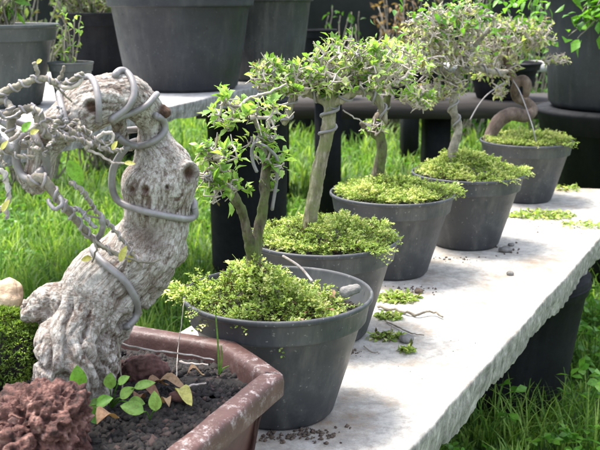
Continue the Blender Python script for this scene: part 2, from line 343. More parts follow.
# ================================================================== SETTING
mb = MB(); g = np.linspace(-1, 1, 41); gx, gy = np.meshgrid(np.sign(g)*np.abs(g)**3*60, np.sign(g)*np.abs(g)**3*60+2)
gz = GZ-.012+.012*np.sin(gx*3.1)*np.cos(gy*2.7)
i, j = np.meshgrid(np.arange(40), np.arange(40)); q = (j*41+i)
mb.add(np.stack([gx, gy, gz], -1).reshape(-1, 3), np.stack([q, q+1, q+42, q+41], -1).reshape(-1, 4))
solo('ground', mb, M['ground'], None, None, (0, 0, 0), kind='structure')
def blades(n, xy, L, W, lean=.5, tintlo=0, z=GZ-.01, cl_=None):
    mb = MB(); x, y = xy; a = rng.uniform(0, 2*math.pi, n); L = L*rng.uniform(.55, 1.25, n); W = W*rng.uniform(.7, 1.3, n)
    d = np.stack([np.cos(a), np.sin(a), 0*a], -1); s = np.stack([-np.sin(a), np.cos(a), 0*a], -1); ln = rng.uniform(.1, 1, n)*lean
    B = np.stack([x, y, np.full(n, z)], -1); up = np.array([0, 0, 1.])
    rows = []
    for h, wd, q in ((0, .8, 0), (.4, 1, .18), (.75, .7, .55), (1, 0, 1.15)):
        c = B+up*(h*(1-.25*ln*h)*L)[:, None]+d*(q*ln*L)[:, None]*.8
        rows += [c-s*(wd*W/2)[:, None], c+s*(wd*W/2)[:, None]] if wd else [c]
    V = np.stack(rows, 1); b = np.arange(n)[:, None]*7
    t = np.clip(rng.beta(3, 2.2, n)+tintlo+(0 if cl_ is None else .35*cl_), 0, 1)
    mb.add(V.reshape(-1, 3), (b[:, None]+np.array([(0, 1, 3, 2), (2, 3, 5, 4)])[None]).reshape(-1, 4), np.repeat(t, 7))
    mb.f.append((b[:, None]+np.array([(4, 5, 6)])[None]).reshape(-1, 3)+mb.n-n*7); return mb
pc = PZ(506, 392, GZ); n = 130000; y = 1.05*np.exp(rng.uniform(0, math.log(9.5), n)); x = rng.uniform(-.40, .46, n)*(y+.35)
big = MB()
cl = np.array([noise.noise(Vector((a*4, b_*4, 0))) for a, b_ in zip(x, y)])
k = rng.uniform(-.5, .5, n) < cl+.35
x, y = x[k], y[k]; tuft = np.array([noise.noise(Vector((a*9, b_*7, 4)))+.5*noise.noise(Vector((a*23, b_*17, 7))) for a, b_ in zip(x, y)])
gmb = blades(len(x), (x, y), (.042+.007*y)*np.clip(1+1.3*tuft, .3, 2.2)*np.where((np.hypot(x-pc[0], y-pc[1]+.12) < .26), .35, 1.0), .0030+.0009*y, 1.0, cl_=tuft)
solo('grass', gmb, M['grass'], None, None, (0, 0, 0), kind='stuff')

n = 5200; yy = 1.2*np.exp(rng.uniform(0, math.log(5.5), n)); xx = rng.uniform(-.40, .46, n)*(yy+.35); cl = np.array([noise.noise(Vector((a*3, b_*3, 9))) for a, b_ in zip(xx, yy)]); k = (cl > -.02) & (np.hypot(xx-pc[0], yy-pc[1]+.05) > .2); xx, yy = xx[k], yy[k]; n = len(xx)
lm = MB(); zz = GZ+rng.uniform(.01, .055, n); an = rng.uniform(0, 6.28, n)
for q in range(4):
    D = np.stack([np.cos(an+q*1.57), np.sin(an+q*1.57), rng.uniform(-.1, .5, n)], -1); leaves(lm, np.stack([xx, yy, zz], -1), D, rng.uniform(.010, .028, n), .013, np.clip(rng.normal(.6, .25, n), 0, 1), .2, .2)
solo('ground_cover', lm, M['leafg'], None, None, (0, 0, 0), kind='stuff')
# ================================================================== MAIN SLAB
def slab(name, mat, label, cat, L0, L1, R0, R1, ztop, th, seed, amp=.008, step=.007):
    # quad with ragged sides: L0->L1 left edge, R0->R1 right edge (near -> far), xy
    L0, L1, R0, R1 = map(np.array, (L0, L1, R0, R1)); mb = MB()
    out = []
    for a, b in ((L0, R0), (R0, R1), (R1, L1), (L1, L0)):
        m = max(2, int(np.linalg.norm(b-a)/step)); out += [a+(b-a)*k/m for k in range(m)]
    P = np.array(out, float); n = len(P); cen = P.mean(0)
    T = nrm(np.roll(P, -1, 0)-np.roll(P, 1, 0)); Nn = np.stack([T[:, 1], -T[:, 0]], -1)
    nz = lambda s, k, h=0: np.array([noise.noise(Vector((p[0]*s, p[1]*s, k+h+seed))) for p in P])
    lo = ztop-th*(1+.20*nz(7, 3)+.12*nz(23, 4)+.07*nz(60, 5)+.05*nz(130, 6))
    rows = []; hs = np.linspace(0, 1, 19)
    for h in hs:
        z = ztop-.0010+(lo-ztop)*h
        o = amp*(.6*nz(9, 1)+.10*nz(45, 2))+amp*1.3*np.array([.55*fbm((p[0], p[1], ztop-th*h), 45, 5)+.5*min(0, noise.noise(Vector((p[0]*75, p[1]*75, (ztop-th*h)*90)))+.1) for p in P])*min(1, .25+h*4) - .008*h*h - (.0012 if h == 0 else 0)
        rows.append(np.concatenate([P+Nn*o[:, None], z[:, None]], 1))
    ins = np.concatenate([P+Nn*(amp*(.6*nz(9, 1)+.10*nz(45, 2))-.0035)[:, None], np.full((n, 1), ztop)], 1)
    V = np.concatenate([ins]+rows); i = np.arange(len(rows))[:, None]*n; j = np.arange(n)[None]; jj = (j+1) % n
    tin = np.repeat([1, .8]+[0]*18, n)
    mb.add(V, np.stack([i+j, i+n+j, i+n+jj, i+jj], -1).reshape(-1, 4), tin)
    j = np.arange(n); jj = (j+1) % n
    top = np.concatenate([ins, [[*ins[:, :2].mean(0), ztop]]]); mb.add(top, np.stack([j, jj, np.full(n, n)], -1), 1.0)
    bot = np.concatenate([rows[-1], [[*ins[:, :2].mean(0), ztop-th]]]); mb.add(bot, np.stack([jj, j, np.full(n, n)], -1), 0.0)
    return solo(name, mb, mat, label, cat, (0, 0, 0))
edge = [PZ(u, v, 0)[:2] for u, v in ((412, 448), (440, 419), (502, 352), (533, 314), (573, 270))]
slab('concrete_bench_top', M['slab'], 'weathered white concrete slab with ragged side, carrying the row of grey bonsai pots', 'slab',
     (-.695, .45), (.44, 2.72), (-.178, .45), (.965, 2.62), 0, .060, 3.1, .0045)
# supports: nursery pots under the slabs
def pot_profile(R, H, base=.6, band=.21, th=.018, lip=.03, inner=True, soil=.86):
    t = th*R*1.6; e = lip*R
    p = [(0, 0), (base*R*.93, 0), (base*R, .006*H/.16), (base*R+(.885-base)*R*.5, (1-band)*H*.5), (.882*R, (1-band)*H-.012*H), (.888*R, (1-band)*H-.008*H), (.928*R, (1-band)*H-.004*H), (.936*R, (1-band)*H+.004*H), (.938*R, (1-band)*H+.02*H),
         (.970*R, H-.055*H), (.976*R, H-.048*H), (.994*R, H-.044*H), (R*1.003, H-.036*H), (R*1.006, H-.012*H), (R-.006*R, H), (R-t*.8, H), (R-t, H-.02*H), (.93*R-t, (1-band)*H), (.88*R-t, (1-band)*H-.03*H)]
    if inner: p += [(base*R+(.9-base)*R*.45-t, .45*H), (0, .45*H)]
    else: p += [(0, (1-band)*H-.03*H)]
    return p
def pot(parent, c, R, H, mat, name='pot', **k):
    mb = MB(); lathe(mb, pot_profile(R, H, **k), c, 96, wob=.006, ph=rng.uniform(0, 6)); return part(name, mb, mat, parent)
def solo_pot(name, c, R, H, mat, label, cat, **k):
    t = thing(name, label, cat, c); mb = MB(); pr = pot_profile(R, H, **k)
    lathe(mb, pr, c, 80); part('pot_wall', mb, mat, t); return t
def barrel(name, c, R0, R1, H, mat, label):          # closed upturned tub carrying a slab
    t = thing(name, label, 'tub', c)
    mb = MB(); lathe(mb, [(0, 0), (R0, 0), (R0*1.03, .01), (R0+(R1-R0)*.5, H*.5), (R1*.97, H*.86), (R1, H*.87), (R1*1.02, H*.99), (R1, H), (0, H)], c, 64); part('tub_wall', mb, mat, t)
    mb = MB(); lathe(mb, [(R1*.99, H*.92), (R1*1.03, H*.925), (R1*1.03, H*.94), (R1*.99, H*.945)], c, 64); part('rim', mb, mat, t)
    return t
pc = PZ(506, 392, GZ); barrel('support_tub', (float(pc[0]), float(pc[1]), GZ), .125, .165, .29, M['potK'], 'black plastic tub standing in the grass under the right edge of the white slab')

# ================================================================== MOSS
def moss(parent, c, R, zr, nspr=1500, mound=.02, spill=.012, mat=None, name='moss', shape=None, size=1.0, tb=0.0, gap=.0, bias=0.0):
    mb = MB(); a = rng.uniform(0, 2*math.pi, nspr); r = R*np.sqrt(rng.uniform(0, 1, nspr))
    x = c[0]+r*np.cos(a); y = c[1]+r*np.sin(a)
    cn = np.array([noise.noise(Vector((p*28, q*28, c[0]*9))) for p, q in zip(x, y)])
    cn2 = np.array([noise.noise(Vector((p*62, q*62, c[0]*9+5))) for p, q in zip(x, y)])
    h = mound*(1-(r/R)**2)+(.024*cn+.013*cn2)*(1-.5*r/R)
    if shape is not None: h = h+shape(x, y)
    keep = rng.uniform(-.55, 1, nspr) < 1.0+cn*1.3-gap
    if shape is not None: keep &= ~((x-c[0] > R*.55) & (rng.uniform(0, 1, nspr) < .6))
    x, y, h, a, r, cn = (q[keep] for q in (x, y, h, a, r, cn)); n = len(x)
    lob = np.array([noise.noise(Vector((math.cos(q)*2.2, math.sin(q)*2.2, c[0]*31))) for q in a]); edge_ = np.clip((r/R-.86)/.14, 0, 1)
    r = r+edge_*spill*np.clip((lob*1.3+.55*np.cos(a-bias)-.28)*4, -.5, 2.2); x = c[0]+r*np.cos(a); y = c[1]+r*np.sin(a); over = np.clip(r-R*1.07, 0, 1)
    rb = np.minimum(r, R*1.05); x = c[0]+rb*np.cos(a); y = c[1]+rb*np.sin(a); ex = np.clip(r-R*1.05, 0, 1)
    base = np.stack([x, y, np.where(rb > R*.97, np.maximum(c[2]+zr+h-.012, c[2]+HH-.004), np.maximum(c[2]+zr+h-.012, c[2]+(.134 if shape is not None else HH)))], -1)
    out = np.stack([np.cos(a), np.sin(a), 0*a], -1)
    d = nrm(out*(.15+.25*(r/R)[:, None]**2+ex[:, None]*60)+rng.normal(size=(n, 3))*.5+np.array([0, 0, .85]))
    L = size*(.010+.022*rng.beta(1.6, 2.6, n))*(1-.2*r/R)+ex*.9; t0 = np.clip(rng.normal(.57+tb, .2, n)+cn*.65, 0.0, 1)
    K = 7
    stem = []; 
    for k in range(K):
        f = (k+1)/K; P = base+d*(L*f)[:, None]+np.array([0, 0, -1.])*(L*f*f*.35)[:, None]
        for sgn in (-1, 1):
            s = nrm(np.cross(d, np.array([0, 0, 1.])+rng.normal(size=(n, 3))*.5))*sgn
            dd = nrm(d*.7+s*(1.1-.5*f)+rng.normal(size=(n, 3))*.25)
            leaves(mb, P, dd, L*(.28-.12*f), L*(.10), np.clip(t0+rng.normal(0, .1, n)+(.2*f-.14), 0, 1), .2, .3)
    segs(mb, base, base+d*(L*.8)[:, None], np.full(n, .0005), np.full(n, .0003), 3, np.clip(t0-.3, 0, 1))
    return part(name, mb, mat or M['moss'], parent)
def crumbs(mb, x, y, z, s, jit=.4):                  # many small angular stones
    n = len(x); base = nrm(np.array([(1, 0, 0), (-1, 0, 0), (0, 1, 0), (0, -1, 0), (0, 0, 1), (0, 0, -1)], float))
    V = base[None]*(s[:, None, None])*rng.uniform(.55, 1.25, (n, 6, 1)); 
    an = rng.uniform(0, 6.28, n); ca, sa = np.cos(an), np.sin(an)
    V = np.stack([V[..., 0]*ca[:, None]-V[..., 1]*sa[:, None], V[..., 0]*sa[:, None]+V[..., 1]*ca[:, None], V[..., 2]*.75], -1)+rng.normal(size=(n, 6, 3))*(s*.15)[:, None, None]
    V = V+np.stack([x, y, z], -1)[:, None]
    T = np.array([(0, 2, 4), (2, 1, 4), (1, 3, 4), (3, 0, 4), (2, 0, 5), (1, 2, 5), (3, 1, 5), (0, 3, 5)])
    mb.add(V.reshape(-1, 3), (np.arange(n)[:, None, None]*6+T[None]).reshape(-1, 3), np.repeat(rng.uniform(0, 1, n), 6))
def soil_disc(parent, c, R, z):
    mb = MB(); lathe(mb, [(0, z+.004), (R*.5, z+.003), (R, z), (R, z-.004)], c, 40)
    n = 500; a = rng.uniform(0, 6.28, n); r = R*.97*np.sqrt(rng.uniform(0, 1, n))
    crumbs(mb, c[0]+r*np.cos(a), c[1]+r*np.sin(a), np.full(n, c[2]+z+.004), rng.uniform(.001, .0035, n)); part('soil', mb, M['soil'], parent)

# ================================================================== BONSAI CROWNS
def wob_path(P, amp, k=5):
    S = smooth_path(P, k); n = len(S)
    if n > 2: S[1:-1] += rng.normal(size=(n-2, 3))*amp
    return S
def crown_nodes(seeds, blobs, n, step=.014, jit=.005):
    """seeds: list of points already on limbs; blobs: (centre, radii, share). returns segments and tips"""
    pts = []
    for c, r, sh in blobs:
        m = int(n*sh); u = nrm(rng.normal(size=(m, 3)))*(rng.uniform(0, 1, (m, 1))**.45); pts.append(np.asarray(c)+u*np.asarray(r))
    T = np.concatenate(pts); S = np.asarray(seeds, float)
    d = np.min(np.linalg.norm(T[:, None]-S[None], axis=2), 1); T = T[np.argsort(d)]
    nodes = [s for s in S]; par = [-1]*len(S); NA = np.zeros((len(S)+len(T)*12, 3)); NA[:len(S)] = S; cnt = len(S)
    for t in T:
        dd = np.linalg.norm(NA[:cnt]-t, axis=1); k = int(np.argmin(dd)); m = max(1, int(dd[k]/step)); m = min(m, 8); p0 = NA[k].copy(); prev = k
        bow = rng.normal(size=3)*dd[k]*.18
        for q in range(1, m+1):
            f = q/m; x = p0+(t-p0)*f+bow*math.sin(math.pi*f)+(rng.normal(size=3)*jit if q < m else 0)
            NA[cnt] = x; par.append(prev); prev = cnt; cnt += 1
    par = np.array(par); w_ = np.ones(cnt)
    kids = np.zeros(cnt, int)
    for i in range(cnt-1, -1, -1):
        if par[i] >= 0: w_[par[i]] += w_[i]; kids[par[i]] += 1
    return NA[:cnt], par, w_, kids
def crown(tree, seeds, blobs, n, rt, leafmat_, nleaf, Ls, twmat=None, tint=(.6, .2), jit=.005, updir=.9, stubs=.5, rmax=.004, aspect=.42, wires=0):
    N, par, w_, kids = crown_nodes(seeds, blobs, n, jit=jit); k = np.where(par >= 0)[0]
    r = np.minimum(rt*w_**.42, rmax); mb = MB()
    segs(mb, N[par[k]], N[k], np.minimum(r[par[k]], r[k]*1.4), r[k], 5, -1)
    tips = np.where(kids == 0)[0]; tips = tips[par[tips] >= 0]
    # short pale stubs and spurs
    m = int(len(k)*stubs); q = rng.choice(k, m); D = nrm(rng.normal(size=(m, 3))+np.array([0, 0, .5])); L = rng.uniform(.006, .02, m)
    segs(mb, N[q], N[q]+D*L[:, None], np.full(m, rt*1.1), np.full(m, rt*.7), 4, -1)
    tw = part('twigs', mb, twmat or M['twig'], tree)
    lm = MB(); src = np.concatenate([tips, rng.choice(k, int(len(tips)*.8))])
    for t in src:
        nl = rng.poisson(nleaf)
        if nl == 0: continue
        ax = nrm(N[t]-N[par[t]]+np.array([0, 0, 1.])*.012*updir+rng.normal(size=3)*.004)
        sc = rng.uniform(.6, 1.25); D = nrm(ax*rng.uniform(.2, 1.2, (nl, 1))+rng.normal(size=(nl, 3))*.75)
        t0 = np.clip(rng.normal(tint[0], tint[1])+rng.normal(0, .1, nl), 0, 1)
        LL = Ls*sc*rng.uniform(.6, 1.2, nl)
        leaves(lm, np.repeat(N[t][None], nl, 0)+rng.normal(size=(nl, 3))*.002, D, LL, LL*aspect*rng.uniform(.8, 1.2, nl), t0, .35, rng.uniform(.0, .5))
    part('foliage', lm, leafmat_, tw)
    if wires:
        for _ in range(wires):
            a = rng.choice(tips); ch = [a]
            while par[ch[-1]] >= 0 and len(ch) < 14: ch.append(par[ch[-1]])
            if len(ch) > 4:
                P = smooth_path(N[ch][::-1], 3); wm = MB(); tube(wm, helix(P, np.full(len(P), .0022), .0011, .010, rng.uniform(0, 6)), .0011, 5); part('wire', wm, M['wire'], tw)
    return N
def px_path(L):                                     # [(u, v, Y, widthpx)] -> points, radii
    P = np.array([PY(u, v, Y) for u, v, Y, w_ in L]); return P, np.array([q[3]*.5*mpp(p) for q, p in zip(L, P)])
TRK = {}
def trunk(tree, chains, mat, name='trunk', vox=.0016, amp=.0016, sc=90, flare=None):
    mb = MB(); paths = []
    for L in chains:
        P, r = px_path(L); capsule_chain(mb, P, r, 14); paths.append((P, r))
    s = solid(mb, vox, lambda p, n: (amp*(fbm((p[0], p[1], p[2]*.3), sc*1.6, 4)+1.0*ridge((p[0], p[1], p[2]*.2), sc*1.5)+1.2*noise.noise(Vector(p)*38)-.5), 1.0), 2)
    TRK[tree.name] = part(name, s, mat, tree); return paths
def wire_on(tree, P, r, rw, pitch, ph=0, name='wire'):
    S = smooth_path(P, 5); rr = np.interp(np.linspace(0, 1, len(S)), np.linspace(0, 1, len(P)), r)
    mb = MB(); tube(mb, helix(S, rr, rw, pitch, ph, .4), rw, 7); part(name, mb, M['wire'], TRK[tree.name])

ROW = 'bonsai in round grey pots in a row on the slab'
RR, HH = .12, .16
def pot_at(u, v): p = PZ(u, v, HH); return (float(p[0]), float(p[1]), 0.0)
# ---- tree 1 (nearest)
c = (-.028, 1.155, 0); t1 = thing('potted_bonsai', 'nearest round grey pot with mossy mound and forked trunk, sparse leafy branches', 'bonsai', c, ROW)
pot(t1, c, RR, HH, M['pot']); soil_disc(t1, c, RR*.88, .132)
Y1 = 1.16
trk = trunk(t1, [[(254, 292, Y1, 15), (255, 266, Y1, 13), (257, 240, Y1, 12), (264, 205, Y1, 11), (265, 178, Y1+.01, 10), (267, 160, Y1+.01, 10), (268, 140, Y1+.02, 6)],
                 [(254, 262, Y1, 15), (249, 240, Y1-.01, 9), (243, 215, Y1-.02, 9), (234, 196, Y1-.03, 10), (230, 176, Y1-.03, 10), (215, 171, Y1-.04, 10), (207, 172, Y1-.05, 7)],
                 [(254, 266, Y1-.005, 14), (247, 287, Y1-.03, 10), (238, 300, Y1-.045, 8)], [(257, 266, Y1-.005, 13), (270, 287, Y1-.025, 9), (280, 298, Y1-.035, 7)]], M['bark1'])
mb = MB(); tube(mb, smooth_path([PY(*q) for q in ((272, 210, Y1), (278, 165, Y1), (270, 150, Y1-.01), (262, 145, Y1-.015), (256, 143, Y1-.015), (252, 150, Y1-.012), (253, 162, Y1-.012), (257, 172, Y1-.012))], 6), .0022, 8); part('wire', mb, M['wire'], t1)
wire_on(t1, trk[1][0][3:], trk[1][1][3:], .0016, .022)
crown(t1, [*smooth_path(trk[1][0][3:], 4), *[PY(*q) for q in ((222, 165, Y1-.04), (212, 158, Y1-.05), (205, 175, Y1-.05), (215, 190, Y1-.05))]],
      [(PY(222, 152, 1.10), (.03, .03, .014), .4), (PY(213, 180, 1.10), (.024, .03, .03), .4), (PY(232, 185, 1.1), (.02, .02, .02), .2)], 110, .0008, M['leaf'], 2.6, .0140, tint=(.55, .24), wires=8, aspect=.5)
crown(t1, [PY(*q) for q in ((264, 160, 1.17), (262, 140, 1.17), (258, 125, 1.17), (250, 118, 1.16), (240, 112, 1.16), (268, 140, 1.17), (270, 165, 1.17), (275, 182, 1.17))],
      [(PY(240, 116, 1.17), (.058, .045, .017), .42), (PY(262, 140, 1.17), (.022, .03, .025), .25), (PY(272, 168, 1.17), (.02, .02, .03), .2), (PY(226, 98, 1.17), (.008, .02, .012), .07), (PY(272, 112, 1.18), (.03, .03, .016), .12)], 150, .0008, M['leaf'], 3.0, .0150, tint=(.64, .22), wires=5, aspect=.5, stubs=.4)
mb = MB(); tube(mb, wob_path([PY(*q) for q in ((266, 160, 1.17), (262, 140, 1.17), (254, 118, 1.17), (240, 108, 1.16), (224, 104, 1.16))], .0008), np.linspace(.004, .0018, 21), 8); part('branch', mb, M['twigg'], t1)
mb = MB(); tube(mb, wob_path([PY(*q) for q in ((240, 108, 1.16), (248, 99, 1.17), (262, 95, 1.17), (275, 90, 1.17), (286, 84, 1.18))], .0008), np.linspace(.0022, .0012, 21), 6); part('branch', mb, M['twig'], t1)
tc1 = trk[0][0][0]
def shape1(x, y):
    d = np.sqrt((x-tc1[0])**2+(y-tc1[1])**2); return .034*np.exp(-(d/.045)**2)-.020*np.clip((x-c[0])/.1, 0, 1)+.006*np.clip(-(x-c[0])/.1, 0, 1)
moss(t1, (c[0]-.006, c[1], 0), .104, .147, 2300, .012, .020, shape=shape1, tb=-.02, gap=.45, bias=2.9, size=1.25)
# bright green moss climbing the trunk foot
mb = MB(); n = 900; a = rng.uniform(0, 6.28, n); h = rng.uniform(0, 1, n); rr = .010+.03*(1-h)**1.6
P = np.stack([tc1[0]+.004+rr*np.cos(a)+.0*h, tc1[1]-.004+rr*np.sin(a), .148+.038*h], -1)
leaves(mb, P, nrm(np.stack([np.cos(a), np.sin(a), .8+0*a], -1)+rng.normal(size=(n, 3))*.5), .005, .0025, rng.uniform(.1, 1, n)); part('foot_moss', mb, M['mossd'], t1)
mb = MB(); tube(mb, smooth_path([PY(283, 256, 1.17), PY(300, 267, 1.14), PY(312, 281, 1.1)], 6), .0017, 6); part('dead_twig', mb, M['twig'], t1)
mb = MB(); capsule_chain(mb, [PY(345, 292, 1.105), PY(356, 289, 1.105)], [.0075, .006], 10); part('pebble', solid(mb, .0012, lambda p, n: (.001*fbm(p, 200), 1), 1), M['stone'], t1)
mb = MB(); n = 26; x = c[0]+rng.uniform(-.0, .1, n); y = c[1]+rng.uniform(-.08, .05, n)
leaves(mb, np.stack([x, y, np.full(n, .150)], -1), nrm(rng.normal(size=(n, 3))*np.array([1, 1, .3])), rng.uniform(.008, .02, n), .005, rng.uniform(0, 1, n)); part('dead_leaves', mb, M['brownleaf'], t1)

# ---- tree 2
c = (.036, 1.448, 0); t2 = thing('potted_bonsai', 'second round grey pot, straight grey-green trunk under a wide light green crown', 'bonsai', c, ROW)
pot(t2, c, RR, HH, M['pot']); soil_disc(t2, c, RR*.88, .135); Y2 = 1.46
trk = trunk(t2, [[(308, 244, Y2, 15), (311, 215, Y2, 14), (315, 190, Y2, 13), (320, 165, Y2, 13), (327, 135, Y2, 13), (330, 110, Y2, 14), (331, 96, Y2, 12), (338, 84, Y2, 9), (350, 76, Y2, 7)],
                 [(331, 105, Y2, 9), (345, 98, Y2-.01, 8), (356, 92, Y2-.01, 7), (366, 92, Y2, 7), (377, 100, Y2, 9), (383, 112, Y2, 8), (386, 122, Y2, 5)],
                 [(330, 108, Y2, 9), (318, 98, Y2, 7), (300, 92, Y2, 7), (292, 100, Y2, 8), (288, 115, Y2, 8), (284, 124, Y2, 5)]], M['bark2'])
wire_on(t2, trk[0][0][4:7], trk[0][1][4:7], .0026, .026, 1); wire_on(t2, trk[1][0], trk[1][1], .0020, .026); wire_on(t2, trk[2][0], trk[2][1], .0019, .024, 2)
mb = MB(); tube(mb, wob_path([PY(*q) for q in ((343, 110, Y2), (355, 118, Y2), (363, 122, Y2), (372, 128, Y2-.01))], .0008), .0012, 6); part('branch', mb, M['twig'], t2)
seeds = [*smooth_path(trk[1][0], 3), *smooth_path(trk[2][0], 3), *smooth_path(trk[0][0][4:], 3)]+[PY(*q) for q in ((300, 80, Y2), (280, 88, Y2), (262, 80, Y2), (330, 70, Y2), (350, 60, Y2), (370, 75, Y2), (320, 85, Y2+.03), (340, 80, Y2-.03))]
crown(t2, seeds, [(PY(332, 76, Y2), (.085, .05, .034), .30), (PY(286, 80, Y2), (.058, .045, .026), .28), (PY(352, 54, Y2), (.055, .04, .028), .22), (PY(385, 66, Y2), (.06, .05, .036), .20), (PY(268, 70, Y2), (.03, .03, .015), .1)],
      760, .0009, M['leaf'], 3.6, .0125, tint=(.66, .28), wires=12, aspect=.5, stubs=.6)
moss(t2, c, .108, .153, 3000, .032, .014)
# ---- tree 3
c = (.178, 1.80, 0); t3 = thing('potted_bonsai', 'third grey pot in the row, dark short trunk half hidden by the second crown', 'bonsai', c, ROW)
pot(t3, c, RR, HH, M['pot']); soil_disc(t3, c, RR*.88, .135); Y3 = 1.82
trk = trunk(t3, [[(375, 200, Y3, 15), (376, 186, Y3, 13), (378, 170, Y3, 12), (382, 150, Y3, 11), (380, 135, Y3, 10), (376, 122, Y3, 9), (384, 110, Y3, 8), (388, 96, Y3, 7)],
                 [(380, 138, Y3, 8), (370, 132, Y3, 7), (362, 124, Y3, 6)]], M['bark1'], vox=.002)
wire_on(t3, trk[0][0][5:], trk[0][1][5:], .0018, .03)
crown(t3, [*smooth_path(trk[0][0][2:], 3), *[PY(*q) for q in ((400, 85, Y3), (415, 90, Y3), (412, 105, Y3), (395, 60, Y3), (410, 60, Y3), (388, 75, Y3))]],
      [(PY(402, 62, Y3), (.05, .06, .035), .4), (PY(416, 98, Y3), (.035, .05, .025), .25), (PY(392, 85, Y3), (.04, .05, .03), .2), (PY(374, 128, Y3), (.025, .03, .014), .15)], 320, .0011, M['leaf'], 3.0, .015, tint=(.72, .24), wires=8, stubs=.9)
moss(t3, c, .108, .154, 2800, .034, .016, tb=.06)
# ---- tree 4
c = (.362, 2.02, 0); t4 = thing('potted_bonsai', 'fourth grey pot in the row, coiled pale trunk with a twiggy bleached crown', 'bonsai', c, ROW)
pot(t4, c, RR, HH, M['pot']); soil_disc(t4, c, RR*.88, .135); Y4 = 2.02
trk = trunk(t4, [[(455, 172, Y4, 13), (453, 150, Y4, 10), (459, 128, Y4, 8), (453, 110, Y4, 8), (454, 95, Y4, 8), (456, 80, Y4, 8), (462, 65, Y4, 6), (470, 52, Y4, 5), (478, 42, Y4, 5), (490, 30, Y4, 4), (496, 14, Y4, 3)],
                 [(456, 82, Y4, 7), (445, 72, Y4, 6), (430, 60, Y4, 6), (415, 55, Y4, 5)], [(458, 75, Y4, 6), (475, 68, Y4, 6), (492, 72, Y4, 6), (506, 72, Y4, 5)]], M['twigg'], vox=.002, amp=.0012)
wire_on(t4, trk[0][0][2:6], trk[0][1][2:6], .0024, .034); wire_on(t4, trk[1][0], trk[1][1], .002, .03); wire_on(t4, trk[2][0], trk[2][1], .002, .03)
crown(t4, [*smooth_path(trk[0][0][4:], 3), *smooth_path(trk[1][0], 3), *smooth_path(trk[2][0], 3), *[PY(*q) for q in ((430, 90, Y4), (420, 80, Y4), (440, 30, Y4), (425, 110, Y4))]],
      [(PY(436, 32, Y4), (.075, .06, .055), .34), (PY(450, 60, Y4), (.09, .06, .035), .28), (PY(428, 92, Y4), (.035, .04, .04), .12), (PY(452, 88, Y4), (.03, .03, .03), .1), (PY(468, 25, Y4), (.06, .05, .05), .16)],
      700, .0012, M['leafp'], 2.6, .014, tint=(.64, .26), wires=8, rmax=.004, stubs=1.3, aspect=.42)
lm = MB(); n = 130; P = np.array([PY(random.gauss(448, 24), random.gauss(22, 14), Y4+random.uniform(-.06, .08)) for _ in range(n)])
leaves(lm, P, nrm(rng.normal(size=(n, 3))+np.array([0, 0, .4])), rng.uniform(.014, .03, n), .011, rng.uniform(.3, 1, n)); part('young_leaves', lm, M['leafg'], t4)
moss(t4, c, .108, .154, 2800, .048, .014, tb=.1)
# ---- tree 5
c = (.60, 2.50, 0); t5 = thing('potted_bonsai', 'farthest grey pot of the row, thick smooth brown looping trunk', 'bonsai', c, ROW)
pot(t5, c, RR*1.02, HH, M['pot']); soil_disc(t5, c, RR*.88, .135); Y5 = 2.52
trk = trunk(t5, [[(489, 146, Y5, 13), (492, 132, Y5, 13), (500, 120, Y5, 14), (512, 114, Y5, 14), (525, 116, Y5+.02, 13), (532, 110, Y5+.04, 12), (526, 102, Y5+.04, 10), (516, 97, Y5+.03, 9), (515, 87, Y5+.01, 9), (521, 80, Y5, 10), (527, 84, Y5, 10), (526, 94, Y5+.01, 7)],
                 [(517, 84, Y5, 8), (510, 70, Y5, 7), (505, 55, Y5, 6), (510, 40, Y5, 6), (520, 30, Y5, 5)]], M['bark3'], vox=.0022, amp=.0008)
mb = MB(); tube(mb, smooth_path([PY(*q) for q in ((513, 80, Y5-.03), (520, 92, Y5-.05), (527, 110, Y5-.08), (533, 128, Y5-.11), (536, 142, Y5-.12))], 5), .0016, 7)
part('wire', mb, M['wire'], t5); mb = MB(); tube(mb, smooth_path([PY(*q) for q in ((505, 82, Y5-.03), (488, 94, Y5-.05), (478, 106, Y5-.06), (470, 120, Y5-.07))], 5), .0017, 7); part('wire', mb, M['wire'], t5)
crown(t5, [*smooth_path(trk[1][0], 3), *[PY(*q) for q in ((530, 40, Y5), (545, 45, Y5), (555, 60, Y5), (490, 40, Y5), (500, 90, Y5), (480, 55, Y5))]],
      [(PY(505, 38, Y5), (.10, .08, .055), .42), (PY(535, 35, Y5), (.06, .06, .05), .22), (PY(496, 66, Y5), (.07, .06, .05), .24), (PY(500, 92, Y5), (.018, .03, .02), .06), (PY(556, 60, Y5), (.045, .02, .012), .06)],
      620, .0014, M['leafp'], 2.5, .017, tint=(.66, .26), wires=0, rmax=.004, stubs=1.3, aspect=.42)
lm = MB(); n = 170; P = np.array([PY(random.gauss(518, 26), random.gauss(24, 16), Y5+random.uniform(-.06, .12)) for _ in range(n)])
leaves(lm, P, nrm(rng.normal(size=(n, 3))+np.array([0, 0, .4])), rng.uniform(.018, .036, n), .014, rng.uniform(.3, 1, n)); part('young_leaves', lm, M['leafg'], t5)
moss(t5, c, .111, .154, 2500, .026, .012, tb=.14)
# ================================================================== BIG WIRED BONSAI IN THE GLAZED POT
e1 = np.array([.915, -.403]); e2 = np.array([.395, .919]); e2 = e2/np.linalg.norm(e2); ZR = .13
corner = PZ(285, 373, ZR)[:2]; cb = PZ(237, 341, ZR)[:2]
W_, D_ = .47, .36; ch = .085
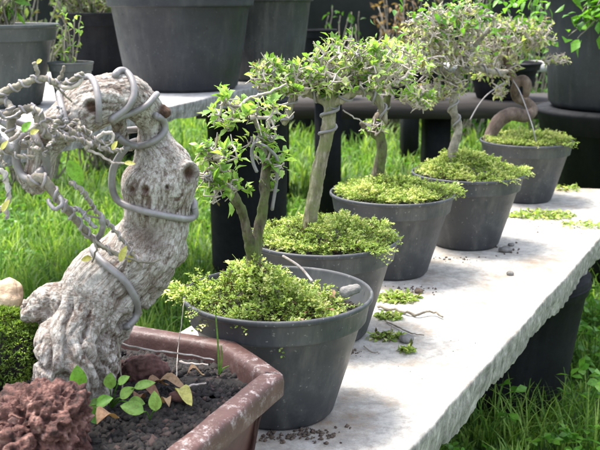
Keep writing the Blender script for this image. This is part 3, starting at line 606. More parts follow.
# outline in local (a along e1, b along e2); origin at the back right (unchamfered) corner
org = np.array([-.016, .957])+e2*.067
def octo(ins, chx=.093, chy=.067):
    return [(-ins, -chy-ins*.0), (-ins, -D_+chy), (-chx, -D_+ins), (-W_+chx, -D_+ins), (-W_+ins, -D_+chy), (-W_+ins, -chy), (-W_+chx, -ins), (-chx, -ins)]
def rounded(poly, rad=.007, k=5):
    out = []; n = len(poly); P = np.array(poly, float)
    for i in range(n):
        a, p, b = P[i-1], P[i], P[(i+1) % n]; u = nrm(a-p); v = nrm(b-p)
        for q in range(k+1):
            f = q/k; s, e = p+u*rad, p+v*rad; out.append((1-f)**2*s+2*f*(1-f)*p+f*f*e)
    return np.array(out)
def densify(P, step=.008):
    out = []; n = len(P)
    for i in range(n):
        a, b = P[i], P[(i+1) % n]; m = max(1, int(np.linalg.norm(b-a)/step)); out += [a+(b-a)*k/m for k in range(m)]
    return np.array(out)
base_poly = densify(rounded(octo(0)))
cen = base_poly.mean(0)
def ringat(off, z):                                  # inset along the outline normal
    T = nrm(np.roll(base_poly, -1, 0)-np.roll(base_poly, 1, 0)); Nn = np.stack([-T[:, 1], T[:, 0]], -1)
    s = -1 if np.dot(Nn[0], base_poly[0]-cen) > 0 else 1
    q = base_poly+Nn*s*off; w2 = org[None]+q[:, :1]*e1+q[:, 1:]*e2
    return np.concatenate([w2, np.full((len(q), 1), z)], 1)
T = nrm(np.roll(base_poly, -1, 0)-np.roll(base_poly, 1, 0))
prof = [(.05, .0), (.045, .004), (.040, .02), (.028, .075), (.020, .098), (.012, .1015), (.003, .103), (.0005, .1055), (.0, .120), (.0012, .1275), (.004, .1305), (.020, .1315), (.0235, .1295), (.0255, .124), (.028, .10), (.033, .06)]
root = org+e1*(-W_/2)+e2*(-D_/2)
tb_ = thing('potted_bonsai', 'large gnarled pale-barked bonsai wound with thick wire in a worn brown glazed tray pot', 'bonsai', (float(root[0]), float(root[1]), 0.0))
mb = MB(); rows = [ringat(o, z) for o, z in prof]; n = len(base_poly)
V = np.concatenate(rows); i = np.arange(len(rows)-1)[:, None]*n; j = np.arange(n)[None]; jj = (j+1) % n
tint = np.repeat([.0, 0, 0, 0, 0, .1, .25, .3, .55, 1, 1, 1, .9, .3, .1, 0], n)
loc2 = np.tile(base_poly, (len(rows), 1)); tint = tint*np.where(loc2[:, 1] < -.03, 1.0, .35)
V = V+np.array([[.0009*noise.noise(Vector(p)*40), .0009*noise.noise(Vector(p)*40+Vector((5, 0, 0))), .0008*noise.noise(Vector(p)*30)] for p in V])
mb.add(V, np.stack([i+j, i+jj, i+n+jj, i+n+j], -1).reshape(-1, 4), tint); mb.add(rows[0], [list(range(n))], 0)
part('tray_pot', mb, M['glaze'], tb_)
for a_, b_ in ((-.09, -.09), (-W_+.09, -.09), (-.09, -D_+.09), (-W_+.09, -D_+.09)): pass
# soil
SZ = .112
mb = MB(); mb.add(ringat(.027, SZ-.004), [list(range(n))], .5)
m_ = 8500; la = rng.uniform(-W_+.03, -.03, m_); lb = rng.uniform(-D_+.03, -.03, m_)
ok = (la < -.028) & ((-la-.028)+(-lb-.028) > .062) & ((la+W_)+(-lb) > .12); la, lb = la[ok], lb[ok]
xy = org[None]+la[:, None]*e1+lb[:, None]*e2
hz = SZ-.004+.006*np.array([noise.noise(Vector((p[0]*30, p[1]*30, 0))) for p in xy])
crumbs(mb, xy[:, 0], xy[:, 1], hz, rng.uniform(.0018, .0075, len(xy))); part('soil', mb, M['soil'], tb_, smooth=False)
# trunk
ch_ = [
 [(76, 372, .93, 78), (84, 335, .95, 88), (101, 296, .965, 88), (132, 266, .98, 84), (154, 232, .99, 68), (158, 205, .99, 68), (160, 182, .99, 76), (160, 162, .99, 62), (154, 142, .99, 40), (151, 124, .985, 30), (144, 108, .975, 34), (126, 96, .965, 44), (106, 98, .955, 51), (88, 107, .945, 51), (72, 119, .935, 44), (56, 130, .93, 38), (46, 143, .93, 34), (41, 160, .93, 30), (37, 176, .93, 26), (32, 187, .93, 18), (22, 178, .93, 12)],
 [(124, 250, .985, 46), (114, 264, .975, 50), (96, 282, .965, 52)],
 [(92, 305, .96, 72), (62, 303, .955, 50), (42, 306, .95, 40), (30, 308, .95, 28)],
 [(86, 320, .95, 70), (64, 345, .92, 58), (52, 372, .905, 42), (44, 392, .90, 30)],
 [(100, 330, .955, 52), (102, 358, .93, 34), (100, 386, .92, 30), (100, 402, .91, 24)],
 [(80, 350, .91, 40), (84, 375, .90, 32), (88, 398, .90, 24)],
 [(108, 318, .97, 46), (114, 334, .955, 28), (110, 352, .94, 26), (112, 372, .93, 22)],
 [(128, 255, .99, 60), (150, 262, .995, 48), (168, 250, 1.0, 44)],
 [(175, 175, .985, 40), (184, 172, .975, 26)], [(182, 195, .99, 26), (178, 220, .995, 26)],
 [(117, 112, .965, 18), (119, 126, .965, 13), (124, 140, .968, 10), (130, 148, .975, 10)],
 [(150, 112, .98, 20), (160, 112, .975, 16), (166, 113, .972, 11)],
]
mb = MB()
for L in ch_:
    P, r = px_path(L); capsule_chain(mb, P, r, 24)
feat = [(PY(191, 173, .965), .009, .006, 1), (PY(147, 189, .955), .0055, .006, 0), (PY(129, 190, .955), .006, .003, 0), (PY(167, 187, .955), .0035, .003, 0), (PY(91, 107, .925), .007, .002, 1), (PY(125, 103, .945), .005, .003, 0),
        (PY(166, 113, .972), .010, -.0005, 1), (PY(120, 130, .955), .013, -.0005, 1), (PY(46, 135, .915), .014, 0, 1), (PY(148, 238, .96), .024, .002, 0), (PY(158, 256, .965), .014, .001, 0), (PY(128, 325, .93), .012, .006, 0)]
fp = np.array([f[0] for f in feat]); fr = np.array([f[1] for f in feat]); fd = np.array([f[2] for f in feat])
zlow = PY(120, 262, .98)[2]
fpath = []
for L in ch_[:7]:
    P, r = px_path(L); fpath.append(smooth_path(P, 6))
fT = np.concatenate([nrm(np.gradient(q, axis=0)) for q in fpath]); fS = np.concatenate([np.concatenate([[0], np.cumsum(np.linalg.norm(np.diff(q, axis=0), axis=1))])+k*.13 for k, q in enumerate(fpath)]); fC = np.concatenate(fpath)
def flow(p):                                          # bark coordinates: fissures run along the limb
    d = np.linalg.norm(fC-p, axis=1); i = np.argsort(d)[:4]; w_ = 1/(d[i]+.004)**2; w_ /= w_.sum()
    c0 = (fC[i]*w_[:, None]).sum(0); t = (fT[i]*w_[:, None]).sum(0); s = (fS[i]*w_).sum(); e = p-c0; e = e-t*np.dot(e, t)
    return Vector(e)+Vector(t)*(s*.22)*.6+Vector((0, 0, s*.12))
FLOW = []
def disp(p, nn):
    k = min(1, max(0, (zlow-p[2])/.03))
    v = Vector(p)
    fl = flow(p); FLOW.append((fl.x, fl.y, fl.z)); fl = fl+Vector((noise.noise(v*60), noise.noise(v*60+Vector((7, 0, 0))), 0))*.0022
    f1 = abs(noise.noise(fl*190)); f2 = abs(noise.noise(fl*95+Vector((3, 1, 2)))); crev = max(0, 1-f1*4.5)*.7+max(0, 1-f2*5)*.9; plate = noise.noise(fl*260+Vector((0, 5, 0)))
    warp = v+Vector((noise.noise(v*25), noise.noise(v*25+Vector((9, 0, 0))), noise.noise(v*25+Vector((0, 9, 0)))))*.010
    big_ = noise.noise(v*18)*.0035
    rid = 1-abs(noise.noise(warp*(42)))*2.2
    up_ = .0005*noise.fractal(v*150, 1, 2, 3)+.0008*noise.noise(fl*70)+.0018*noise.noise(v*48)
    fold = 1-abs(noise.noise(Vector((warp.x*48, warp.y*30, warp.z*17+warp.x*9))))*2.4
    lowr = -.0065*max(0, fold-.45)/.55-.0018*max(0, rid-.55)/.45-.0007*max(0, (1-abs(noise.noise(warp*95))*2.4)-.5)+.0005*noise.fractal(v*120, 1, 2, 3)
    o = big_+up_*(1-k)+lowr*k-.0009*crev*(.55+.45*(1-k))+.0004*plate; t = 1.0-.85*min(1, max(0, crev-.2)*1.3)*max(0, min(1, .55+1.1*noise.noise(v*35)))-.45*k*max(0, fold-.5)-.12*max(0, noise.noise(v*22))
    d = np.linalg.norm(fp-p, axis=1)
    for i in np.where(d < fr*2)[0]:
        f = d[i]/fr[i]
        if f < 1: o -= fd[i]*(1-f*f)*1.4
        if fd[i] > 0 and .8 < f < 1.7: o += .0022*math.exp(-((f-1.2)/.25)**2)
        t = min(t, max(0, min(1, (f-.75)/.5)) if fr[i] < .012 else max(.25, min(1, f*.9+.25*noise.noise(v*120))))
    # torn dark wood on the shaded belly of the neck
    return o, t
st = solid(mb, .00125, disp, 5); tro = part('trunk', st, M['bark'], tb_)
at_ = tro.data.attributes.new('flow', 'FLOAT_VECTOR', 'POINT'); at_.data.foreach_set('vector', np.array(FLOW, np.float32).ravel())
bv = BVHTree.FromPolygons([tuple(v) for v in st.v[0]], [tuple(int(x) for x in q) for f in st.f for q in f])
def snap(L, r, k=6):                                  # lay a traced wire on the bark
    L = [(q+(None,))[:3] if len(q) == 2 else q for q in L]
    S = smooth_path([(q[0], q[1], 0) for q in L], k)
    out = []; last = None
    for s in S:
        d = Vector(ray(s[0], s[1])).normalized(); h = bv.ray_cast(Vector((0, 0, HC)), d)
        if h[0] is not None and h[0].y < 1.2: y = h[0].y-r*1.05; last = y
        else: y = None
        out.append(y)
    ys = np.array([np.nan if y is None else y for y in out]); idx = np.arange(len(ys)); ok = ~np.isnan(ys)
    if ok.sum() < 2: ys[:] = .94
    else: ys = np.interp(idx, idx[ok], ys[ok])
    for _ in range(14): ys[1:-1] = .5*ys[1:-1]+.25*(ys[:-2]+ys[2:])
    for _ in range(0): ys[1:-1] = np.minimum(ys[1:-1], (ys[:-2]+ys[2:]+ys[1:-1])/3+.0008)
    return np.array([PY(s[0], s[1], y) for s, y in zip(S, ys)])
def big_wire(L, rp, tail=True):
    r = rp*.00090; P = snap(L, r)
    if tail:                                          # both ends go round behind the limb
        def tail_(q, q2):
            c0 = fC[np.argmin(np.linalg.norm(fC[:, [0, 2]]-q[[0, 2]], axis=1))]; inn = c0-q; inn[1] = 0; m = np.linalg.norm(inn); inn = inn/(m+1e-9); out_ = nrm(q-q2)*.003
            return [q+out_+inn*m*.0+np.array([0, .009, 0]), q+out_+inn*m*.15+np.array([0, .022, 0]), q+inn*m*.7+np.array([0, .042, 0])]
        a_, b_ = tail_(P[0], P[2]), tail_(P[-1], P[-3]); P = np.concatenate([a_[::-1], P, b_])
    P = smooth_path(P, 2); mb = MB(); tube(mb, P, r, 12); part('wire', mb, M['wire'], tro)
big_wire([(59, 95), (61, 104), (64, 116), (66, 130)], 3.6)
big_wire([(84, 78), (90, 77), (95, 84), (98, 98), (99, 114), (98, 122)], 3.6)
big_wire([(115, 75), (119, 71), (125, 71), (131, 78), (134, 88), (133, 98), (127, 108), (118, 115), (112, 119)], 3.9)
big_wire([(154, 97), (150, 102), (143, 108), (132, 113), (120, 117), (114, 121)], 3.6)
big_wire([(156, 116), (163, 120), (165, 129), (160, 137), (150, 143), (138, 146), (126, 143), (117, 136)], 4.0)
big_wire([(127, 147), (119, 157), (113, 170), (112, 186), (116, 198), (125, 205), (140, 210), (156, 214), (172, 217), (188, 219), (195, 215), (194, 207)], 4.2)
big_wire([(93, 250), (100, 259), (110, 268), (122, 278), (131, 290), (137, 304), (136, 317), (127, 327)], 4.3)
big_wire([(17, 140), (16, 155), (18, 168), (24, 177), (32, 179), (40, 172)], 4.6)
big_wire([(32, 130), (37, 140), (43, 152), (47, 165), (46, 175)], 4.0)
big_wire([(0, 121), (8, 126), (14, 134), (17, 145)], 3.6)
# tangle of wired branches at the left
def wired(L, w0, w1, rw=1.4, pitch=9, wire=True, mat=None, Yj=0, wob=.0004):
    P = np.array([PY(u, v, Y) for u, v, Y in L]); S = wob_path(P, wob, 6); k = .001
    r = np.linspace(w0, w1, len(S))*k*.5
    mb = MB(); r = r*1.2; tube(mb, S, r, 9, rough=.03); br = part('branch', mb, mat or M['twigg'], tb_)
    if wire:
        mb = MB(); tube(mb, helix(S, r*.85, rw*k*.72, pitch*k*1.7, rng.uniform(0, 6), .5), rw*k*.72, 7); part('wire', mb, M['wire2'], br)
Yb = .90
wired([(-8, 97, Yb), (4, 92, Yb), (15, 87, Yb), (28, 82, Yb), (38, 79, Yb), (47, 79, Yb), (55, 83, Yb), (64, 84, Yb), (74, 79, Yb-.01), (83, 73, Yb-.01)], 6.5, 3.5, 1.6, 8)
wired([(38, 79, Yb), (37, 71, Yb), (34, 63, Yb)], 3.4, 3.6, wire=False)
wired([(56, 83, Yb), (61, 76, Yb), (64, 66, Yb)], 3.4, 2.4, 1, 6, False)
wired([(58, 85, Yb), (68, 88, Yb-.005), (78, 84, Yb-.01), (82, 79, Yb-.01)], 4, 3, 1, 6, False, M['twig'])
wired([(54, 86, Yb), (62, 93, Yb), (72, 102, Yb+.01)], 1.8, 1.4, wire=False)
wired([(-6, 99, Yb), (6, 102, Yb), (11, 108, Yb-.005), (6, 114, Yb-.01), (-5, 114, Yb-.01)], 5.5, 4.5, 1.5, 7)
wired([(-4, 108, Yb-.02), (4, 117, Yb-.02), (13, 117, Yb-.02), (20, 111, Yb-.01)], 2.4, 2.2, wire=False, mat=M['wire'])
wired([(10, 136, Yb), (12, 120, Yb), (20, 111, Yb), (31, 108, Yb), (37, 113, Yb), (38, 123, Yb), (44, 132, Yb), (53, 137, Yb), (64, 135, Yb), (74, 131, Yb)], 6.5, 5, 1.7, 8)
wired([(32, 108, Yb-.01), (41, 112, Yb-.02), (43, 122, Yb-.02), (50, 130, Yb-.02), (60, 135, Yb-.02), (70, 138, Yb-.02), (82, 140, Yb-.01), (92, 146, Yb-.01)], 4, 3, 1.2, 6)
wired([(45, 122, Yb), (55, 118, Yb), (62, 124, Yb), (58, 131, Yb), (68, 129, Yb), (78, 133, Yb), (86, 141, Yb)], 4.2, 3, 1.4, 6)
wired([(66, 140, Yb), (76, 134, Yb), (84, 137, Yb), (92, 141, Yb), (100, 147, Yb), (112, 151, Yb), (123, 150, Yb+.01)], 4.4, 2.6, 1.2, 6)
wired([(30, 182, Yb), (42, 178, Yb), (50, 188, Yb), (58, 198, Yb), (65, 207, Yb), (73, 217, Yb+.01), (84, 229, Yb+.02), (94, 240, Yb+.03), (106, 249, Yb+.03), (120, 256, Yb+.03)], 9.5, 3, 2.0, 9)
wired([(48, 200, Yb-.01), (53, 208, Yb-.02), (62, 205, Yb-.02), (60, 196, Yb-.01)], 3.6, 3.4, wire=False, mat=M['wire'])
wired([(70, 182, Yb), (78, 187, Yb), (86, 196, Yb+.01), (94, 208, Yb+.02), (104, 220, Yb+.02), (114, 230, Yb+.03), (124, 242, Yb+.03), (134, 256, Yb+.03), (145, 268, Yb+.03)], 3.6, 2.6, 1.25, 6)
wired([(74, 210, Yb), (80, 209, Yb), (85, 217, Yb), (90, 222, Yb), (95, 228, Yb)], 3.4, 3, 1.2, 6, mat=M['wire'])
wired([(101, 216, Yb+.02), (103, 226, Yb+.02), (98, 238, Yb+.03)], 5.5, 5, wire=False, mat=M['wire'])
wired([(82, 232, Yb+.02), (100, 244, Yb+.02), (118, 254, Yb+.02), (136, 261, Yb+.02), (150, 263, Yb+.03), (160, 259, Yb+.04)], 2.4, 1.8, wire=False)
wired([(92, 236, Yb+.02), (96, 248, Yb+.02), (92, 262, Yb+.03)], 2, 1.6, wire=False)
wired([(104, 219, Yb+.02), (90, 216, Yb+.02), (86, 212, Yb+.02), (94, 208, Yb+.02)], 2, 1.4, wire=False)
wired([(86, 148, Yb), (94, 141, Yb), (102, 134, Yb), (111, 133, Yb), (113, 140, Yb), (106, 146, Yb), (98, 148, Yb)], 3, 2, 1, 5, False, M['leafp'] if False else M['twig'])
wired([(88, 150, Yb), (100, 155, Yb), (112, 162, Yb), (124, 163, Yb)], 2.2, 1.6, wire=False, mat=M['twig'])
wired([(72, 135, Yb), (80, 128, Yb), (88, 131, Yb), (94, 138, Yb), (104, 143, Yb), (115, 142, Yb)], 3, 2, 1, 5, True)
wired([(-5, 152, Yb-.02), (8, 152, Yb-.02), (20, 156, Yb-.02), (34, 157, Yb-.02)], 4, 2.6, 1.2, 7)
wired([(-5, 170, Yb-.02), (3, 172, Yb-.02), (6, 182, Yb-.02), (9, 194, Yb-.02), (6, 207, Yb-.02), (8, 218, Yb-.02)], 4.5, 3, 1.2, 8, mat=M['twig'])
wired([(-4, 133, Yb-.03), (4, 142, Yb-.03), (12, 150, Yb-.03)], 5, 5, wire=False, mat=M['wire'])
wired([(-5, 214, Yb-.02), (3, 207, Yb-.02), (10, 200, Yb-.02)], 4, 3, 1, 6, mat=M['twig'])
for _ in range(26):
    u, v = random.uniform(-4, 92), random.uniform(112, 168)
    if u > 50 and v > 150: v -= 25
    L = []; dx, dy = random.uniform(-1, 1), random.uniform(-1, 1); Y = Yb+random.uniform(-.03, .04)
    for q in range(5):
        L.append((u, v, Y)); u += dx*8+random.uniform(-4, 4); v += dy*5+random.uniform(-4, 4); Y += random.uniform(-.006, .006)
    wired(L, random.uniform(2.2, 4.6), random.uniform(1.6, 3), 1.0, 6, random.random() < .6, random.choice([M['twig'], M['twigg'], M['twigg'], M['wire']]), wob=.0005)
def leaf_at(parent, u, v, Y, L, W, du, dv, mat, tint=.5, name='leaf', up=None, dY=0):
    p = PY(u, v, Y); q = PY(u+du, v+dv, Y+dY); mb = MB()
    # broad leaf blade with a curved midrib
    d = nrm(q-p); upv = nrm(np.array(up if up is not None else (0, -.8, .6), float)); s = nrm(np.cross(d, upv)); n_ = np.cross(s, d)
    k = 9; V = []; t_ = np.linspace(0, 1, k); wd = np.sin(np.pi*np.clip(t_, 0, 1)**.85)**.8*W/2
    for tt, ww in zip(t_, wd):
        cpt = p+d*L*tt-n_*L*.16*tt*tt; V += [cpt-s*ww+n_*ww*.25, cpt-s*ww*.5+n_*ww*.06, cpt, cpt+s*ww*.5+n_*ww*.06, cpt+s*ww+n_*ww*.25]
    V = np.array(V); i = np.arange(k-1)[:, None]*5; j = np.arange(4)[None]
    mb.add(V, np.stack([i+j, i+j+1, i+j+6, i+j+5], -1).reshape(-1, 4), tint)
    return part(name, mb, mat, parent)
leaf_at(tb_, 68, 160, .90, .028, .014, 14, 24, M['leafg'], 1.0)
leaf_at(tb_, 120, 262, .91, .018, .0075, 8, -24, M['yleaf'], .7); leaf_at(tb_, 92, 258, .93, .012, .007, -16, 2, M['yleaf'], .2)
leaf_at(tb_, 22, 132, .87, .013, .008, 6, -8, M['leafg'], 1.0); leaf_at(tb_, 30, 134, .87, .009, .006, 7, -4, M['yleaf'], .8)
leaf_at(tb_, 2, 212, .87, .014, .006, 6, -12, M['yleaf'], .9); leaf_at(tb_, 112, 150, .89, .01, .005, 4, -8, M['yleaf'], .8); leaf_at(tb_, 124, 163, .90, .011, .005, 7, 0, M['yleaf'], .9)
leaf_at(tb_, 1, 150, .86, .011, .005, 6, -10, M['yleaf'], 1.0); leaf_at(tb_, 42, 60, .9, .007, .005, -7, 3, M['yleaf'], .8)
leaf_at(tb_, 128, 190+72, .93, .012, .006, 5, -9, M['yleaf'], .4)
# fine moss clump at the trunk's left foot
mb = MB(); n = 9000; cc = PY(4, 354, .955); u_ = nrm(rng.normal(size=(n, 3))); u_[:, 2] = np.where(u_[:, 2] < -.55, -u_[:, 2], u_[:, 2])
rad_ = np.array([.050, .035, .046]); jit_ = np.array([1+.32*noise.noise(Vector(q)*2.6)+.12*noise.noise(Vector(q)*8) for q in u_])[:, None]
leaves(mb, cc+u_*rad_*jit_, nrm(u_*.8+rng.normal(size=(n, 3))*.55+np.array([0, 0, .5])), rng.uniform(.003, .0065, n), .0017, np.clip(rng.normal(.55, .25, n), 0, 1)); part('moss_clump', mb, M['mossd'], tb_)
mb = MB(); ball(mb, cc, rad_*.80, 12); part('moss_mound', mb, M['soil'], tb_)

def rock(name, u, v, z, rad, mat, label, amp=.18, sc=28, pits=0, seed=0, vox=.002, sq=(1, 1, .8), loc=None):
    c = PZ(u, v, z) if loc is None else np.asarray(loc); mb = MB(); ball(mb, c, np.array(sq)*rad, 14)
    def dsp(p, n):
        q = Vector(p)+Vector((seed, 0, 0)); cell = noise.cell_vector(q*sc) if False else None
        o = rad*amp*(noise.noise(q*sc)*1.5+.7*noise.noise(q*sc*2.1)+.32*noise.noise(q*sc*4.3)+.16*noise.fractal(q*sc*9, .8, 2, 3))
        o -= rad*.09*max(0, 1-abs(noise.noise(q*sc*1.7+Vector((1, 2, 3))))*5)*(1 if pits else 0)+rad*.07*noise.noise(q*sc*7)*(1 if pits else 0)
        if pits: k = noise.noise(q*sc*6.5+Vector((3, 3, 3))); o -= rad*pits*max(0, k-.12)
        return o, 1
    s = solid(mb, vox, dsp, 1); return solo(name, s, mat, label, 'rock', tuple(float(x) for x in c))
rock('lava_rock', 42, 424, .138, .051, M['lava'], 'rough reddish pitted lava rock at the front of the brown tray pot', .24, 26, .30, 4, .0011, (1.0, .9, .82))
rock('lava_rock', 10, 452, .12, .04, M['lava'], 'smaller red lava piece at the bottom left corner below the big one', .3, 34, .35, 9, .0018)
p = PY(2, 304, .985); rock('tan_rock', 0, 0, 0, .024, M['tan'], 'tan orange stone behind the moss at the left end of the gnarled trunk', .16, 40, 0, 2, .0018, (1, 1, 1.15), p)
p = PZ(142, 372, .118); rock('brick_chunk', 0, 0, 0, .027, M['brick'], 'dark red brown block lying against the back wall of the tray pot', .12, 40, .15, 5, .0018, (1.1, .6, .75), p)
p = PZ(180, 396, .118); rock('soil_stone', 0, 0, 0, .008, M['brick'], 'small pinkish pebble on the dark soil near the yellow fallen leaf', .12, 60, 0, 8, .0012, (1.6, .8, .7), p)

# seedlings and litter in the tray
def seedling(u, v, label, leafs, h=.02, mat='leafg'):
    b = PZ(u, v, SZ); t = thing('seedling', label, 'weed', tuple(float(x) for x in b)); 
    mb = MB()
    for (du, dv, L, W, tn) in leafs:
        q = PY(u+du, v+dv, b[1]-.02); tube(mb, smooth_path([b, (b+q)/2+np.array([0, 0, .004]), q], 4), .0007, 5)
    part('stem', mb, M['grass'], t)
    for (du, dv, L, W, tn) in leafs:
        leaf_at(t, u+du, v+dv, b[1]-.02, L*1.0, W*1.0, (du*.6+random.uniform(-4, 4)), dv*.25+random.uniform(-2, 3), M[mat], tn, up=(0, -.55, .8))
seedling(86, 415, 'broad leaved green seedling at the foot of the pale trunk beside the red lava rock', [(-14, -16, .028, .020, 1), (-6, -26, .024, .017, .8), (10, -10, .018, .014, .7), (2, -6, .02, .014, .5)], mat='leafg')
seedling(112, 408, 'small cluster of bright green round seedling leaves left of the fallen dry leaves', [(-2, -19, .017, .013, .4), (8, -10, .018, .013, .6), (22, -20, .022, .011, .45), (-10, -5, .016, .013, .35), (16, -6, .017, .013, .55), (6, -24, .014, .010, .5)], mat='leaf')
seedling(150, 420, 'low green holed leaf seedling growing in front of the fallen dry leaves', [(-6, -8, .024, .016, .4), (6, -9, .02, .013, .6)], mat='leaf')
def litter(u, v, L, W, ang, mat, label, tn=.5, lift=.008):
    b = PZ(u, v, SZ+lift); mb = MB(); d = np.array([math.cos(ang), math.sin(ang), .12]); t = thing('fallen_leaf', label, 'leaf', tuple(float(x) for x in b))
    s = nrm(np.cross(d, [0, 0, 1.])); k = 8; V = []
    for tt in np.linspace(0, 1, k):
        ww = W/2*math.sin(math.pi*tt**.9)**.8 if 0 < tt < 1 else 0; cpt = b+d*L*(tt-.5)+np.array([0, 0, .006*math.sin(tt*5)])
        V += [cpt-s*ww+np.array([0, 0, ww*.6]), cpt, cpt+s*ww+np.array([0, 0, ww*.4])]
    i = np.arange(k-1)[:, None]*3; j = np.arange(2)[None]; mb.add(np.array(V), np.stack([i+j, i+j+1, i+j+4, i+j+3], -1).reshape(-1, 4), tn)
    part('blade', mb, mat, t)
litter(184, 396, .040, .014, -1.05, M['yleaf'], 'pointed yellow fallen leaf on the dark soil nearest the tray rim', .8)
litter(172, 384, .034, .016, -.2, M['brownleaf'], 'curled brown fallen leaf behind the pointed yellow leaf', .7, .012)
litter(158, 384, .028, .014, .7, M['brownleaf'], 'brown fallen leaf next to the dark red block', .4, .010)
litter(166, 402, .022, .010, 2.0, M['brownleaf'], 'small pale dry leaf between the yellow leaf and the green seedling', 1.0, .006)
litter(108, 418, .028, .020, .9, M['brownleaf'], 'greyish withered leaf leaning by the round-leaved seedlings', .6, .014)
def twig(P, r, label, name='fallen_twig', mat='twig', cat='twig'):
    P = np.array(P); mb = MB(); tube(mb, wob_path(P, r*.35, 5), np.linspace(r, r*.6, (len(P)-1)*5+1), 6); return solo(name, mb, M[mat], label, cat, tuple(float(x) for x in P[0]))
litter(140, 398, .026, .012, 1.4, M['brownleaf'], 'brown crumpled leaf between the seedling clusters', .2, .006)
litter(196, 372, .020, .010, .3, M['brownleaf'], 'small dry leaf on the soil near the tall green blade', .8, .006)
litter(150, 392, .030, .013, -.6, M['brownleaf'], 'dark brown curled leaf just in front of the dark red block', .1, .012)
twig([PZ(118, 343, .150), PZ(150, 350, .150), PZ(185, 354, .148), PZ(214, 360, .142)], .0013, 'long thin pale twig lying across the back of the tray pot')
twig([PZ(180, 362, .124), PZ(192, 364, .122), PZ(208, 365, .121)], .0018, 'short pale grey twig on the soil by the back rim')
twig([PZ(184, 388, .12), PZ(194, 385, .12), PZ(206, 383, .12)], .0014, 'short pale twig on the soil beside the yellow leaf')
twig([PZ(176, 385, SZ), PY(178, 350, 1.02), PY(182, 320, 1.02), PY(184, 300, 1.03)], .0006, 'very thin upright straw rising in front of the trunk and back rim', 'straw', 'twig', 'straw')
twig([PZ(123, 400, SZ), PY(121, 370, .93), PY(118, 338, .93)], .0011, 'thin dark upright stick beside the pale trunk foot', 'stick', 'twigg', 'stick')
bt = PZ(219, 374, SZ); gt = thing('grass_tuft', 'single tall green blade growing from the soil by the right rim', 'grass', tuple(float(x) for x in bt))
for L in ([(219, 374), (218, 345), (216, 318), (216, 305)], [(220, 374), (222, 356), (221, 345)], [(219, 374), (224, 368), (229, 366)]):
    P = [PY(u, v, bt[1]) for u, v in L]; mb = MB(); tube(mb, smooth_path(P, 5), np.linspace(.0013, .0005, (len(P)-1)*5+1), 5, .7); part('blade', mb, M['grass'], gt)

# ================================================================== LITTER ON THE SLAB
def clump(u, v, n, R, label, mat='moss', name='moss_patch', L=.012, flat=.4):
    b = PZ(u, v, 0); mb = MB(); a = rng.uniform(0, 6.28, n); r = np.sqrt(rng.uniform(0, 1, n))
    P = np.stack([b[0]+R[0]*r*np.cos(a), b[1]+R[1]*r*np.sin(a), rng.uniform(.001, .009, n)*(1-r*.6)], -1)
    D = nrm(rng.normal(size=(n, 3))*np.array([1, 1, flat])+np.array([0, 0, .3])); LL = L*rng.uniform(.5, 1.2, n)
    leaves(mb, P, D, LL, LL*.42, np.clip(rng.normal(.5, .28, n), 0, 1)); return solo(name, mb, M[mat], label, 'moss', (float(b[0]), float(b[1]), 0))
clump(398, 299, 420, (.038, .028), 'green leafy moss scrap on the slab behind the second pot by the third pot')
clump(388, 318, 150, (.022, .012), 'thin moss scrap under the long dead twig', L=.012)
clump(387, 338, 190, (.026, .014), 'moss scrap with leaves right of the second pot foot')
clump(407, 352, 50, (.009, .008), 'tiny yellowish sprig on the slab below the grey stone chip', L=.014)
clump(540, 216, 420, (.085, .045), 'wide sparse moss around the foot of the farthest row pot', L=.016)
clump(582, 226, 130, (.05, .035), 'yellow green moss specks near the right edge of the slab', L=.014)
clump(566, 190, 80, (.05, .03), 'small moss tuft at the far end of the slab behind the pots', L=.018)
clump(497, 216, 90, (.05, .03), 'moss scraps between the fourth and fifth grey pots', L=.014)
twig([PZ(378, 307, .004), PZ(400, 311, .005), PZ(418, 314, .006), PZ(430, 311, .008), PZ(443, 317, .004)], .0032, 'longest dead twig on the white slab beside the second pot', mat='twigg')
twig([PZ(386, 321, .003), PZ(398, 327, .004), PZ(412, 333, .004), PZ(424, 335, .003)], .0016, 'thin dark twig on the slab below the longest dead twig', mat='twigg')
twig([PZ(390, 337, .003), PZ(391, 331, .012), PZ(392, 325, .018)], .0010, 'short upright twig bit by the moss scrap right of the second pot', mat='twigg')
twig([PZ(364, 346, .003), PZ(372, 352, .003), PZ(380, 353, .003)], .0012, 'small twig bit against the foot of the second pot', mat='twigg')
def chip(u, v, r, mat, label, sq=(1.3, 1, .6), seed=1): b = PZ(u, v, 0); rock('stone_chip', 0, 0, 0, r, M[mat], label, .15, 90, 0, seed, .0012 if r < .01 else .002, sq, (b[0], b[1], r*sq[2]*.8))
chip(406, 342, .0095, 'stone', 'grey stone chip on the white slab among the moss scraps', (1.2, 1.1, .7), 3)
chip(510, 275, .0062, 'stone', 'small dark pebble alone on the bare white slab', (1.2, 1, .7), 5)
chip(505, 252, .011, 'stone', 'grey crumb of stone at the foot of the fourth pot', (1.4, 1, .6), 7)
chip(419, 293, .007, 'dirt', 'brown dirt lump at the foot of the third pot', (1.2, 1, .7), 9)
chip(511, 246, .006, 'stone', 'tiny grey chip just behind the stone crumb by the fourth pot', (1.2, 1, .7), 17)
